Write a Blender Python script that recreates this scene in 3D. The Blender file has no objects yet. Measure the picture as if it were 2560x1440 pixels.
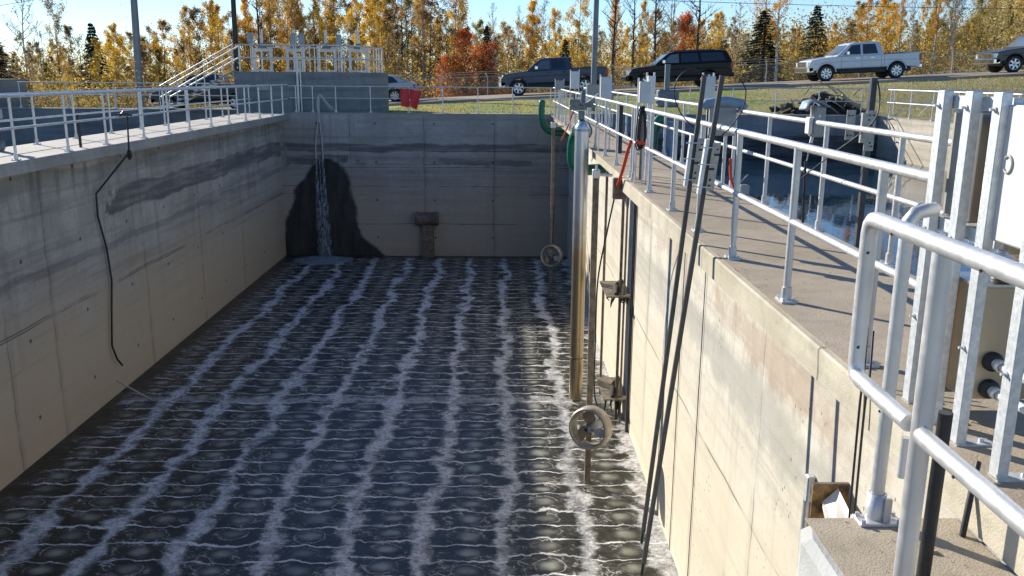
import bpy, math, random
import numpy as np
from mathutils import Vector, Matrix
R0 = random.Random(11)
sc = bpy.context.scene
C = sc.collection
# ---------------------------------------------------------------- camera
f_, pit, yaw, rol, HC = 2203.46, .236, .011, .0073, 1.4818
cy, sy, cp, sp = math.cos(yaw), math.sin(yaw), math.cos(pit), math.sin(pit)
F = Vector((sy*cp, cy*cp, -sp)); R = Vector((cy, -sy, 0)); U = R.cross(F)
cr, sr = math.cos(rol), math.sin(rol)
R2 = cr*R + sr*U; U2 = -sr*R + cr*U
cd = bpy.data.cameras.new("camera"); cam = bpy.data.objects.new("camera", cd); C.objects.link(cam)
cam.matrix_world = Matrix(((R2.x, U2.x, -F.x, 0), (R2.y, U2.y, -F.y, 0), (R2.z, U2.z, -F.z, HC), (0, 0, 0, 1)))
cd.sensor_width = 36; cd.lens = f_/2560*36; cd.clip_end = 2000; cd.clip_start = .05
sc.camera = cam
# ---------------------------------------------------------------- light
SUN = Vector((-8.8, 9.3, 5.6)).normalized()
w = bpy.data.worlds.new("World"); sc.world = w; w.use_nodes = True
wn = w.node_tree; wn.nodes.clear()
sky = wn.nodes.new('ShaderNodeTexSky'); sky.sky_type = 'NISHITA'; sky.sun_disc = False
sky.sun_elevation = math.asin(SUN.z); sky.sun_rotation = math.atan2(SUN.x, SUN.y)
sky.air_density = .9; sky.dust_density = 0; sky.ozone_density = 3.0
bg = wn.nodes.new('ShaderNodeBackground'); bg.inputs[1].default_value = .097
wo = wn.nodes.new('ShaderNodeOutputWorld')
tint = wn.nodes.new('ShaderNodeMix'); tint.data_type = 'RGBA'; tint.blend_type = 'MULTIPLY'; tint.inputs[0].default_value = 1; tint.inputs[7].default_value = (.86, .98, 1.14, 1)
wn.links.new(sky.outputs[0], tint.inputs[6]); wn.links.new(tint.outputs[2], bg.inputs[0]); wn.links.new(bg.outputs[0], wo.inputs[0])
sd = bpy.data.lights.new("sun", 'SUN'); sd.energy = 5.0; sd.angle = math.radians(.5); sd.color = (1, .93, .80)
so = bpy.data.objects.new("sun", sd); C.objects.link(so)
so.rotation_euler = (-SUN).to_track_quat('-Z', 'Y').to_euler()
vs = sc.view_settings; vs.view_transform = 'Standard'; vs.look = 'None'; vs.exposure = .6; vs.gamma = 1

# ---------------------------------------------------------------- helpers
class NT:
    def __init__(s, name, rough=.6, metal=0, base=(.5, .5, .5), spec=.5):
        s.m = bpy.data.materials.new(name); s.m.use_nodes = True; s.t = s.m.node_tree; s.n = s.t.nodes
        s.b = s.n['Principled BSDF']; s.b.inputs['Roughness'].default_value = rough
        s.b.inputs['Metallic'].default_value = metal; s.b.inputs['Base Color'].default_value = (*base, 1)
        s.b.inputs['Specular IOR Level'].default_value = spec
    def L(s, a, b): s.t.links.new(a, b)
    def _in(s, sock, v):
        if v is None: return
        if isinstance(v, bpy.types.NodeSocket): s.L(v, sock)
        elif isinstance(v, tuple) and len(v) == 3 and sock.type == 'RGBA': sock.default_value = (*v, 1)
        else: sock.default_value = v
    def M(s, op, a, b=None, c=None, clamp=False):
        n = s.n.new('ShaderNodeMath'); n.operation = op; n.use_clamp = clamp
        for i, v in enumerate((a, b, c)): s._in(n.inputs[i], v)
        return n.outputs[0]
    def mr(s, v, a, b, c=0., d=1., smooth=True):
        n = s.n.new('ShaderNodeMapRange'); n.interpolation_type = 'SMOOTHSTEP' if smooth else 'LINEAR'
        s._in(n.inputs[0], v)
        for i, q in enumerate((a, b, c, d)): s._in(n.inputs[i+1], q)
        return n.outputs[0]
    def pos(s):
        g = s.n.new('ShaderNodeNewGeometry'); x = s.n.new('ShaderNodeSeparateXYZ'); s.L(g.outputs['Position'], x.inputs[0])
        s.g = g
        return g.outputs['Position'], x.outputs[0], x.outputs[1], x.outputs[2]
    def comb(s, x, y, z):
        n = s.n.new('ShaderNodeCombineXYZ')
        for i, v in enumerate((x, y, z)): s._in(n.inputs[i], v)
        return n.outputs[0]
    def scale(s, v, sc3):
        n = s.n.new('ShaderNodeVectorMath'); n.operation = 'MULTIPLY'; s.L(v, n.inputs[0]); n.inputs[1].default_value = sc3
        return n.outputs[0]
    def noise(s, v, sc=1., det=4, rough=.55, dist=0., col=False):
        n = s.n.new('ShaderNodeTexNoise'); s._in(n.inputs['Vector'], v); n.inputs['Scale'].default_value = sc
        n.inputs['Detail'].default_value = det; n.inputs['Roughness'].default_value = rough; n.inputs['Distortion'].default_value = dist
        return n.outputs['Color' if col else 'Fac']
    def voro(s, v, sc=1., feat='F1', rnd=1.):
        n = s.n.new('ShaderNodeTexVoronoi'); s._in(n.inputs['Vector'], v); n.inputs['Scale'].default_value = sc; n.feature = feat
        n.inputs['Randomness'].default_value = rnd
        return n.outputs['Distance']
    def mix(s, f, a, b, mode='MIX'):
        n = s.n.new('ShaderNodeMix'); n.data_type = 'RGBA'; n.blend_type = mode
        s._in(n.inputs[0], f); s._in(n.inputs[6], a); s._in(n.inputs[7], b)
        return n.outputs[2]
    def ramp(s, f, pts, interp='LINEAR'):
        n = s.n.new('ShaderNodeValToRGB'); s._in(n.inputs[0], f); e = n.color_ramp.elements; n.color_ramp.interpolation = interp
        while len(e) < len(pts): e.new(.5)
        for el, (p, c) in zip(e, pts): el.position = p; el.color = (*c, 1) if len(c) == 3 else c
        return n.outputs[0]
    def bump(s, h, st=.3, d=.02):
        n = s.n.new('ShaderNodeBump'); n.inputs['Strength'].default_value = st; n.inputs['Distance'].default_value = d
        s.L(h, n.inputs['Height']); s.L(n.outputs[0], s.b.inputs['Normal']); return n
    def base(s, c): s._in(s.b.inputs['Base Color'], c)
    def rough(s, c): s._in(s.b.inputs['Roughness'], c)

def simple(name, base, rough=.6, metal=0., var=.12, sc=8., spec=.5, bump=0.):
    t = NT(name, rough, metal, base, spec); P, x, y, z = t.pos()
    n = t.noise(P, sc, 4)
    t.base(t.mix(t.mr(n, .3, .7), tuple(c*(1-var) for c in base), tuple(min(1, c*(1+var)) for c in base)))
    t.rough(t.mr(t.noise(P, sc*.6, 3), .3, .7, rough*.85, min(1, rough*1.15)))
    if bump: t.bump(n, bump, .01)
    return t.m

class MB:
    def __init__(s): s.v = []; s.f = []; s.sm = []
    def add(s, vs_, fs, smooth=False):
        o = len(s.v); s.v += [tuple(p) for p in vs_]; s.f += [tuple(i+o for i in q) for q in fs]; s.sm += [smooth]*len(fs); return s
    def box(s, x0, x1, y0, y1, z0, z1, b=0.):
        if b <= 0:
            v = [(x, y, z) for x in (x0, x1) for y in (y0, y1) for z in (z0, z1)]
            return s.add(v, [(0, 1, 3, 2), (4, 6, 7, 5), (0, 4, 5, 1), (2, 3, 7, 6), (0, 2, 6, 4), (1, 5, 7, 3)])
        # chamfered: three stacked rings
        def ring(z, i): return [(x0+i, y0+i, z), (x1-i, y0+i, z), (x1-i, y1-i, z), (x0+i, y1-i, z)]
        def ring8(z, i):
            return [(x0+b, y0+i, z), (x1-b, y0+i, z), (x1-i, y0+b, z), (x1-i, y1-b, z), (x1-b, y1-i, z), (x0+b, y1-i, z), (x0+i, y1-b, z), (x0+i, y0+b, z)]
        v = ring8(z0, b)+ring8(z0+b, 0)+ring8(z1-b, 0)+ring8(z1, b); fs = []
        for k in range(3):
            for i in range(8): j = (i+1) % 8; fs.append((k*8+i, k*8+j, k*8+8+j, k*8+8+i))
        fs += [tuple(range(7, -1, -1)), tuple(range(24, 32))]
        return s.add(v, fs)
    def obox(s, c, ax, ay, az, hx, hy, hz):
        c = Vector(c); v = [c+Vector(ax)*a*hx+Vector(ay)*b*hy+Vector(az)*d*hz for a in (-1, 1) for b in (-1, 1) for d in (-1, 1)]
        return s.add(v, [(0, 1, 3, 2), (4, 6, 7, 5), (0, 4, 5, 1), (2, 3, 7, 6), (0, 2, 6, 4), (1, 5, 7, 3)])
    def beam(s, p, q, wx, wy):
        p = Vector(p); q = Vector(q); d = (q-p); l = d.length; d.normalize()
        up = Vector((0, 1, 0)) if abs(d.y) < .9 else Vector((0, 0, 1))
        a = d.cross(up).normalized(); b = a.cross(d)
        return s.obox((p+q)/2, a, b, d, wx/2, wy/2, l/2)
    def tube(s, pts, r, n=10, cap=True):
        pts = [Vector(p) for p in pts]; m = len(pts)
        rr = r if isinstance(r, (list, tuple)) else [r]*m
        t0 = (pts[1]-pts[0]).normalized(); ref = Vector((0, 0, 1)) if abs(t0.z) < .9 else Vector((1, 0, 0))
        a = t0.cross(ref).normalized(); vs_ = []
        for i, p in enumerate(pts):
            t = ((pts[min(i+1, m-1)]-p).normalized()+(p-pts[max(i-1, 0)]).normalized())
            if t.length < 1e-6: t = t0
            t.normalize(); a = (a-t*a.dot(t)).normalized(); b = t.cross(a)
            for k in range(n):
                g = 2*math.pi*k/n; vs_.append(p+(a*math.cos(g)+b*math.sin(g))*rr[i])
        fs = [(i*n+k, i*n+(k+1) % n, (i+1)*n+(k+1) % n, (i+1)*n+k) for i in range(m-1) for k in range(n)]
        s.add(vs_, fs, True)
        if cap: s.add(vs_[:n], [tuple(range(n-1, -1, -1))]); s.add(vs_[-n:], [tuple(range(n))])
        return s
    def lathe(s, c, axis, prof, n=20, smooth=True):
        c = Vector(c); ax = Vector(axis).normalized(); ref = Vector((0, 0, 1)) if abs(ax.z) < .9 else Vector((1, 0, 0))
        a = ax.cross(ref).normalized(); b = ax.cross(a); vs_ = []
        for (r, h) in prof:
            for k in range(n): g = 2*math.pi*k/n; vs_.append(c+ax*h+(a*math.cos(g)+b*math.sin(g))*r)
        fs = [(i*n+k, i*n+(k+1) % n, (i+1)*n+(k+1) % n, (i+1)*n+k) for i in range(len(prof)-1) for k in range(n)]
        return s.add(vs_, fs, smooth)
    def obj(s, name, mat, parent=None, origin=None):
        me = bpy.data.meshes.new(name); o3 = Vector(origin) if origin is not None else (Vector(parent['_o']) if parent is not None else Vector((0, 0, 0)))
        v = np.array(s.v, dtype=np.float64)-np.array(o3)
        me.from_pydata(v.tolist(), [], s.f)
        me.polygons.foreach_set('use_smooth', s.sm)
        me.materials.append(mat); me.update()
        o = bpy.data.objects.new(name, me); C.objects.link(o)
        if parent is not None: o.parent = parent
        else: o.location = o3
        o['_o'] = tuple(o3)
        return o

def smooth_path(pts, n=6):
    P = [Vector(p) for p in pts]; out = []
    for i in range(len(P)-1):
        a = P[max(i-1, 0)]; b = P[i]; c = P[i+1]; d = P[min(i+2, len(P)-1)]
        for k in range(n):
            t = k/n; out.append(.5*((2*b)+(c-a)*t+(2*a-5*b+4*c-d)*t*t+(3*b-a-3*c+d)*t**3))
    return out+[P[-1]]
def tag(o, label=None, cat=None, group=None, kind=None):
    if label: o['label'] = label
    if cat: o['category'] = cat
    if group: o['group'] = group
    if kind: o['kind'] = kind
    return o
def thing(name, label, cat, loc=(0, 0, 0), group=None):
    o = bpy.data.objects.new(name, None); o.empty_display_size = .2; C.objects.link(o); o.location = loc; o['_o'] = tuple(loc)
    return tag(o, label, cat, group)
def dup(root, loc, rotz=0, scale=None, label=None, group=None, mats=None):
    r = root.copy(); C.objects.link(r); r.location = loc; r.rotation_euler = (0, 0, rotz)
    if scale: r.scale = scale
    if label: r['label'] = label
    if group: r['group'] = group
    for ch in list(root.children):
        c = ch.copy(); C.objects.link(c); c.parent = r
        for g in list(ch.children):
            d = g.copy(); C.objects.link(d); d.parent = c
    return r
def rot_about(o, rz=0, ry=0, rx=0): o.rotation_euler = (rx, ry, rz)

# ---------------------------------------------------------------- materials
ALU = NT('brushed_aluminium', .42, .55, (.70, .71, .72)); P, x, y, z = ALU.pos()
ALU.base(ALU.mix(ALU.mr(ALU.noise(P, 5, 4), .3, .75), (.56, .56, .56), (.68, .675, .67)))
ALU.rough(ALU.mr(ALU.noise(P, 30, 3), .3, .7, .38, .52)); ALU = ALU.m
GALV = NT('galvanised_steel', .5, .4, (.6, .62, .64)); P, x, y, z = GALV.pos()
v = GALV.voro(P, 110)
GALV.base(GALV.mix(GALV.mr(GALV.noise(P, 38, 5), .35, .68), (.52, .55, .57), (.66, .68, .70)))
GALV.rough(GALV.mr(v, .0, .7, .3, .55)); GALV = GALV.m
STEEL = simple('stainless_steel_sheet', (.56, .53, .48), .33, .85, .1, 3)
BRKT = simple('beige_bracket_metal', (.40, .38, .34), .5, .3, .15, 20)
PANEL = simple('pale_grey_enclosure_paint', (.62, .62, .60), .45, 0, .06, 6)
DPANEL = simple('grey_enclosure_paint', (.33, .33, .32), .5, 0, .08, 6)
BLACK = simple('black_rubber', (.018, .018, .02), .5, 0, .3, 20)
DARKTUBE = simple('charcoal_square_tube', (.045, .05, .058), .42, 0, .2, 14)
GREEN = simple('green_pipe_paint', (.008, .13, .075), .38, 0, .2, 9)
RED = simple('red_vinyl_sheet', (.55, .02, .02), .6, 0, .12, 6)
ORANGE = simple('orange_cord', (.62, .06, .02), .6, 0, .15, 30)
WHITEP = simple('white_plastic', (.72, .71, .67), .4, 0, .06, 10)
GREYBOX = simple('grey_valve_casting', (.16, .19, .20), .5, .1, .15, 12)
BLUEG = simple('blue_grey_hood', (.22, .29, .37), .45, 0, .1, 10)
TAN = simple('stained_mast_steel', (.19, .16, .12), .55, .3, .35, 9)
RUST = simple('rusty_cast_pipe', (.17, .13, .11), .7, .2, .3, 9)
HOSE = simple('dirty_white_hose', (.38, .37, .35), .6, 0, .2, 9)
WEED = simple('dark_matted_debris', (.035, .03, .024), .9, 0, .4, 20)
TYRE = simple('tyre_rubber', (.02, .02, .021), .75, 0, .2, 20)
RIM = simple('alloy_rim', (.62, .64, .67), .3, .8, .05, 10)
GLASS = simple('dark_tinted_glass', (.012, .015, .02), .06, 0, .1, 1, .8)
GLASSL = simple('clear_windscreen_glass', (.10, .13, .15), .08, 0, .2, .8, .8)
CHROME = simple('chrome_trim', (.7, .7, .7), .18, 1, .03, 4)
HEADL = simple('headlight_lens', (.75, .78, .8), .15, .3, .1, 8)
TAILL = simple('tail_light_lens', (.35, .01, .015), .2, 0, .1, 8)
AMBER = simple('amber_lens', (.6, .12, .02), .25, 0, .1, 8)
def paint(name, c, metal=.55): 
    t = NT(name, .36, metal*.3, c, .2); t.b.inputs['Coat Weight'].default_value = .12 if c[0] < .02 else .35; t.b.inputs['Coat Roughness'].default_value = .08
    P, x, y, z = t.pos(); t.base(t.mix(t.noise(P, 1.5, 3), tuple(k*.88 for k in c), tuple(k*1.1 for k in c))); return t.m

def concrete(name, light, dark, sc=1., specks=.0, streak=None, bands=(), joints=(), jax='Y', hlines=(), rough=.85, bandcol=(.07, .07, .075), warm=None, wet=None, top_streaks=None, patches=None, ties=False):
    t = NT(name, rough, 0, light, .3); P, x, y, z = t.pos()
    a = y if jax == 'Y' else x
    n1 = t.noise(P, .55*sc, 6, .6); n2 = t.noise(P, 5*sc, 6, .65)
    c = t.mix(t.mr(n1, .32, .68), dark, light)
    c = t.mix(t.mr(n2, .42, .75, 0, .35), c, tuple(k*.6 for k in dark))
    if streak:   # long horizontal formwork streaks
        s1 = t.noise(t.comb(t.M('MULTIPLY', a, .10), t.M('MULTIPLY', z, 2.4), 3.1), 1.6, 6, .65)
        c = t.mix(t.mr(s1, .45, .68, 0, streak), c, tuple(k*.45 for k in dark))
        s2 = t.noise(t.comb(t.M('MULTIPLY', a, 2.2), t.M('MULTIPLY', z, .12), 7.7), 1.5, 5, .6)
        c = t.mix(t.mr(s2, .5, .72, 0, streak*.75), c, tuple(k*.5 for k in dark))
    if warm:
        z0, z1, wc, st = warm
        c = t.mix(t.mr(t.M('ADD', z, t.mr(n1, .3, .7, -.5, .5)), z0, z1, st, 0), c, wc)
    for bi, (z0, z1, a0, a1, st) in enumerate(bands):
        wob = t.mr(t.noise(t.comb(t.M('MULTIPLY', a, .5), bi*3.7, 0), 1, 3), .3, .7, -.07, .07)
        zz = t.M('ADD', z, wob)
        m = t.M('MULTIPLY', t.mr(zz, z0, z0+.07), t.mr(zz, z1-.07, z1, 1, 0))
        aw = t.M('ADD', a, t.mr(t.noise(P, 2.2, 4), .3, .7, -.7, .7))
        m = t.M('MULTIPLY', m, t.M('MULTIPLY', t.mr(aw, a0, a0+.5), t.mr(aw, a1-.5, a1, 1, 0)))
        blot = t.mr(t.noise(t.comb(t.M('MULTIPLY', a, .35), t.M('MULTIPLY', z, 3.2), bi), 1.7, 5, .6), .33, .6, .45, 1)
        c = t.mix(t.M('MULTIPLY', t.M('MULTIPLY', m, blot), st), c, bandcol)
    if patches:
        for (a0, z0, ra, rz, slope, pc, st) in patches:
            da = t.M('DIVIDE', t.M('SUBTRACT', a, a0), ra)
            dz = t.M('DIVIDE', t.M('ADD', t.M('SUBTRACT', z, z0), t.M('MULTIPLY', t.M('SUBTRACT', a, a0), slope)), rz)
            r = t.M('SQRT', t.M('ADD', t.M('MULTIPLY', da, da), t.M('MULTIPLY', dz, dz)))
            r = t.M('ADD', r, t.mr(t.noise(P, 1.8, 5, .65), .25, .75, -.45, .45))
            c = t.mix(t.mr(r, .35, 1.05, st, 0), c, pc)
    for j in joints:
        jj = t.M('ADD', a, t.mr(t.noise(t.comb(0, j, t.M('MULTIPLY', z, 1.3)), 1.5, 4), .3, .7, -.025, .025))
        m = t.mr(t.M('ABSOLUTE', t.M('SUBTRACT', jj, j)), .006, .018, .6, 0)
        halo = t.mr(t.M('ABSOLUTE', t.M('SUBTRACT', jj, j+.03)), .02, .16, .2, 0)
        k = t.mr(t.noise(t.comb(0, j*3, z), 1.1, 4), .35, .6, .25, 1)
        c = t.mix(t.M('MULTIPLY', halo, k), c, tuple(q*.4 for q in dark))
        c = t.mix(t.M('MULTIPLY', m, k), c, (.03, .03, .03))
    for hz in hlines:
        hh = t.M('ADD', z, t.mr(t.noise(t.comb(t.M('MULTIPLY', a, .4), hz, 0), 1, 3), .3, .7, -.02, .02))
        m = t.mr(t.M('ABSOLUTE', t.M('SUBTRACT', hh, hz)), .006, .02, .7, 0)
        m = t.M('MULTIPLY', m, t.mr(t.noise(t.comb(a, hz*5, 0), .5, 3), .42, .56, .08, 1))
        c = t.mix(m, c, (.035, .03, .03))
    if specks:
        vv = t.voro(t.comb(x, y, t.M('MULTIPLY', z, .55)), 13)
        gate = t.mr(t.noise(P, 1.3, 3), .5, .62)
        c = t.mix(t.M('MULTIPLY', t.mr(vv, .09, .17, specks, 0), gate), c, (.05, .045, .04))
    if top_streaks:  # vertical streaks, darker towards the top
        d1 = t.noise(t.comb(t.M('MULTIPLY', a, 1.6), 0, t.M('MULTIPLY', z, .18)), 2, 5, .6)
        top = t.mr(z, top_streaks-1.1, top_streaks, 0, 1)
        c = t.mix(t.M('MULTIPLY', t.mr(d1, .52, .66, 0, .65), top), c, tuple(k*.35 for k in dark))
    h = t.M('ADD', t.M('MULTIPLY', n2, .6), t.noise(P, 60*sc, 3, .6))
    if ties:
        ta = t.M('PINGPONG', t.M('ADD', a, .4), 1.15); tz = t.M('PINGPONG', t.M('ADD', z, .35), .75)
        tr_ = t.M('SQRT', t.M('ADD', t.M('MULTIPLY', ta, ta), t.M('MULTIPLY', tz, tz)))
        c = t.mix(t.mr(tr_, .03, .05, .8, 0), c, (.03, .03, .03))
    if wet:
        zl = t.mr(z, -5.7, -1.68, 0, 1, False)
        lft = t.ramp(zl, [(0, (.00,)*3), (.30, (.10,)*3), (.68, (.21,)*3), (.92, (.36,)*3), (1, (.49,)*3)])
        rgt = t.ramp(zl, [(0, (1.,)*3), (.10, (.90,)*3), (.20, (.78,)*3), (.34, (.755,)*3), (.70, (.70,)*3), (.93, (.63,)*3), (1, (.5,)*3)])
        xe = t.M('ADD', t.M('DIVIDE', t.M('ADD', x, 9.2), 4.6), t.mr(t.noise(P, 1.3, 5), .3, .7, -.02, .02))
        m = t.M('MULTIPLY', t.mr(t.M('SUBTRACT', xe, lft), -.015, .03), t.mr(t.M('SUBTRACT', rgt, xe), -.015, .03))
        m = t.M('MULTIPLY', m, t.mr(z, -1.68, -1.76))
        c = t.mix(t.M('MULTIPLY', m, t.mr(t.noise(t.comb(t.M('MULTIPLY', x, 3.), 0, t.M('MULTIPLY', z, .5)), 1.3, 5, .65),   .3, .7, .98, .88)), c, (.016, .019, .020))
        t.rough(t.mr(m, 0, 1, rough, .45))
    t.base(c); t.bump(h, .35, .012)
    return t.m

WALL_R = concrete('cream_tank_wall', (.66, .63, .55), (.54, .50, .42), 1.4, .9, .5, joints=(4.9, 8.3, 11.0, 12.33, 15.2, 24.0), hlines=(-3.07,),
    warm=(-3.6, -1.7, (.68, .61, .47), .6), top_streaks=None,
    patches=[(9.6, -1.75, 5.5, .42, .0, (.33, .33, .30), .62), (8.2, -1.15, 3.0, .30, 0., (.34, .24, .17), .55), (13.6, -1.1, 3.0, .25, 0, (.36, .27, .2), .4), (14.8, -1.9, 4.0, .4, 0, (.40, .39, .35), .45), (9.2, -4.4, .10, .35, 0, (.36, .25, .12), .8), (7.9, -4.7, .10, .3, 0, (.38, .28, .14), .7)])  # long grey first patch paints a shadow band into the wall colour
WALL_L = concrete('grey_stained_tank_wall', (.46, .44, .385), (.33, .315, .28), 1.6, .4, .5, ties=True, bands=[(-1.62, -1.0, 19.3, 36, .75), (-2.32, -2.08, 13, 36, .4), (-.75, -.32, 8, 36, .35)],
    joints=(14.95, 16.6, 21.15, 25.15, 29.2), hlines=(-3.07, -3.12), warm=(-4.4, -1.8, (.50, .41, .285), .85), top_streaks=-.25)
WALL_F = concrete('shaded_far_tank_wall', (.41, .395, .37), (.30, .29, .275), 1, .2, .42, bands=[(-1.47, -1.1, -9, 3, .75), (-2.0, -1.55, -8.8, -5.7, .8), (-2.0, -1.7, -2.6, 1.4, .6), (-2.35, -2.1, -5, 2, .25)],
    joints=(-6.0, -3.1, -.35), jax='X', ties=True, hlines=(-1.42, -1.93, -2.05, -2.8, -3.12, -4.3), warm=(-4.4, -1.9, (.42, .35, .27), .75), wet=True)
COPING = concrete('pale_coping_concrete', (.37, .36, .33), (.29, .28, .26), 1.5, .3, .25)
FASCIA = concrete('cream_slab_edge', (.58, .53, .42), (.46, .41, .31), 1.6, .6, .3, joints=(4.75, 7.72, 10.6, 13.4))
WALK = concrete('walkway_concrete', (.45, .37, .275), (.33, .27, .195), 1.2, .1, None)
t = WALK.node_tree
LWALK = concrete('pale_walkway_concrete', (.50, .46, .41), (.42, .385, .34), 1.2, 0, None)
PLAT = concrete('weathered_ledge_concrete', (.47, .40, .30), (.35, .29, .21), 1.8, .5, None)
GREYC = concrete('blue_grey_concrete', (.245, .26, .265), (.18, .19, .195), 1, .3, .45, joints=(-8.3,), jax='X')
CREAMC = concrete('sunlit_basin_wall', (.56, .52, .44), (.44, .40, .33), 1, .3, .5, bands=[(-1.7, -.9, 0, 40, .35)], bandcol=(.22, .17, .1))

# aerated water --------------------------------------------------
def aer_water():
    t = NT('aerated_tank_water', .18, 0, (.02, .02, .018), .25); P, x, y, z = t.pos()
    big = t.noise(P, .4, 3); wx = t.mr(big, .3, .7, -.14, .14); w2 = t.noise(P, 2.3, 5, .65); w3 = t.noise(P, 7, 5, .7)
    xs = t.M('ADD', t.M('ADD', x, wx), t.mr(w2, .3, .7, -.11, .11))
    u = t.M('DIVIDE', t.M('SUBTRACT', xs, .07), 1.245)
    du = t.M('MULTIPLY', t.M('PINGPONG', u, .5), 1.245)
    # distance from a stripe; pingpong gives 0 at stripe
    wdt = t.mr(t.noise(t.comb(t.M('ROUND', u), t.M('MULTIPLY', y, .9), 2.), 1., 4, .7), .3, .72, .04, .23)
    stripe = t.mr(t.M('SUBTRACT', du, wdt), -.09, .08, 1, 0)
    ud = t.M('ROUND', t.M('SUBTRACT', t.M('DIVIDE', t.M('SUBTRACT', x, .07+.03), 1.245), .5))
    coff = t.M('MULTIPLY', t.M('SUBTRACT', t.M('FRACT', t.M('MULTIPLY', t.M('SINE', t.M('MULTIPLY', ud, 12.9)), 437.5)), .5), .16)
    yo = t.M('ADD', y, t.M('ADD', coff, t.mr(t.noise(t.comb(ud, t.M('MULTIPLY', y, .7), 5), 1, 2), .3, .7, -.09, .09)))
    ys = t.M('ADD', t.M('ADD', yo, t.mr(t.noise(t.comb(t.M('MULTIPLY', x, 1.6), t.M('MULTIPLY', y, .4), 0), 1.3, 4), .3, .7, -.06, .06)), t.mr(w3, .3, .7, -.015, .015))
    vv = t.M('DIVIDE', t.M('SUBTRACT', ys, 12.93), .505)
    dv = t.M('MULTIPLY', t.M('PINGPONG', vv, .5), .505)
    line = t.mr(t.M('SUBTRACT', dv, t.mr(w2, .35, .75, .006, .028)), -.005, .02, 1, 0)
    edgeband = t.mr(t.M('ABSOLUTE', t.M('SUBTRACT', t.M('ADD', y, t.mr(w2, .3, .7, -.2, .2)), 18.62)), .10, .26, .6, 0)
    # filaments
    fv = t.comb(t.M('ADD', x, t.mr(w2, .3, .7, -.15, .15)), t.M('MULTIPLY', t.M('ADD', y, t.mr(w2, .3, .7, .1, -.1)), 1.25), 0)
    fd = t.voro(fv, 5.2, 'DISTANCE_TO_EDGE'); fil = t.mr(fd, .008, .055, 1, 0)
    fd2 = t.voro(fv, 13., 'DISTANCE_TO_EDGE'); fil2 = t.mr(fd2, .01, .09, .8, 0)
    gate = t.mr(w2, .50, .62); gate2 = t.mr(t.noise(P, 3.7, 4), .56, .66)
    # bubble domes at cell centres
    cu = t.M('SUBTRACT', .5, t.M('PINGPONG', t.M('DIVIDE', t.M('SUBTRACT', x, .07+.03), 1.245), .5))
    cv = t.M('SUBTRACT', .5, t.M('PINGPONG', t.M('DIVIDE', t.M('SUBTRACT', yo, 12.93), .505), .5))
    ex = t.M('MULTIPLY', cu, 1.245); ey = t.M('MULTIPLY', cv, .505)
    rr = t.M('SQRT', t.M('ADD', t.M('MULTIPLY', ex, ex), t.M('MULTIPLY', t.M('MULTIPLY', ey, ey), 2.0)))
    rrn = t.M('ADD', rr, t.mr(w3, .3, .7, -.03, .03))
    dome = t.mr(rrn, .03, .23, 1, 0)
    ring = t.M('MULTIPLY', t.mr(t.M('ABSOLUTE', t.M('SUBTRACT', rrn, .24)), .004, .018, .45, 0), t.mr(t.noise(P, 1.7, 4), .48, .6))
    away = t.mr(rr, .14, .28)
    fil = t.M('MULTIPLY', t.M('MULTIPLY', t.M('MAXIMUM', t.M('MULTIPLY', fil, gate), t.M('MULTIPLY', fil2, gate2)), away), .8)
    mott = t.M('MULTIPLY', t.mr(t.noise(P, 16, 5, .75), .33, .62, .4, 1), t.mr(t.noise(P, 1.9, 4, .7), .34, .52, .4, 1))
    wall = t.M('MAXIMUM', t.mr(t.M('ADD', x, t.mr(w2, .3, .7, -.25, .25)), 2.25, 2.5), 0.)
    foam = t.M('MAXIMUM', t.M('MULTIPLY', t.M('MAXIMUM', t.M('MAXIMUM', stripe, edgeband), t.M('MULTIPLY', wall, .9)), mott), t.M('MAXIMUM', t.M('MULTIPLY', line, t.mr(t.noise(P, 1.4, 4, .7), .36, .55, .35, 1)), t.M('MAXIMUM', fil, ring)))
    # quiet strips next to the left and far walls
    quiet = t.M('MULTIPLY', t.mr(t.M('ADD', x, t.mr(w2, .3, .7, -.15, .15)), -8.45, -8.15), t.mr(y, 34.75, 34.2))
    foam = t.M('MULTIPLY', foam, quiet)
    dark = t.mix(t.mr(w2, .35, .7), (.024, .024, .019), (.060, .057, .044))
    dark = t.mix(t.M('MULTIPLY', t.M('MULTIPLY', dome, t.mr(t.noise(P, 1.1, 3), .35, .6, .45, 1)), t.M('MULTIPLY', quiet, .9)), dark, (.36, .36, .30))
    t.base(t.mix(foam, dark, (.74, .73, .72)))
    t.rough(t.mr(foam, 0, .6, .30, .8))
    h = t.M('ADD', t.M('ADD', t.M('MULTIPLY', dome, .6), t.M('MULTIPLY', foam, .7)), t.M('ADD', t.M('MULTIPLY', w3, .9), t.M('MULTIPLY', w2, .6)))
    t.bump(h, .6, .03)
    return t.m
AERW = aer_water()
CALM = NT('still_dark_water', .03, 0, (.008, .028, .052), .6); P, x, y, z = CALM.pos()  # blue of the reflected sky is put into the base colour
CALM.bump(CALM.noise(CALM.scale(P, (1, .5, 1)), 2.2, 4, .6), .10, .03); CALM = CALM.m

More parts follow.
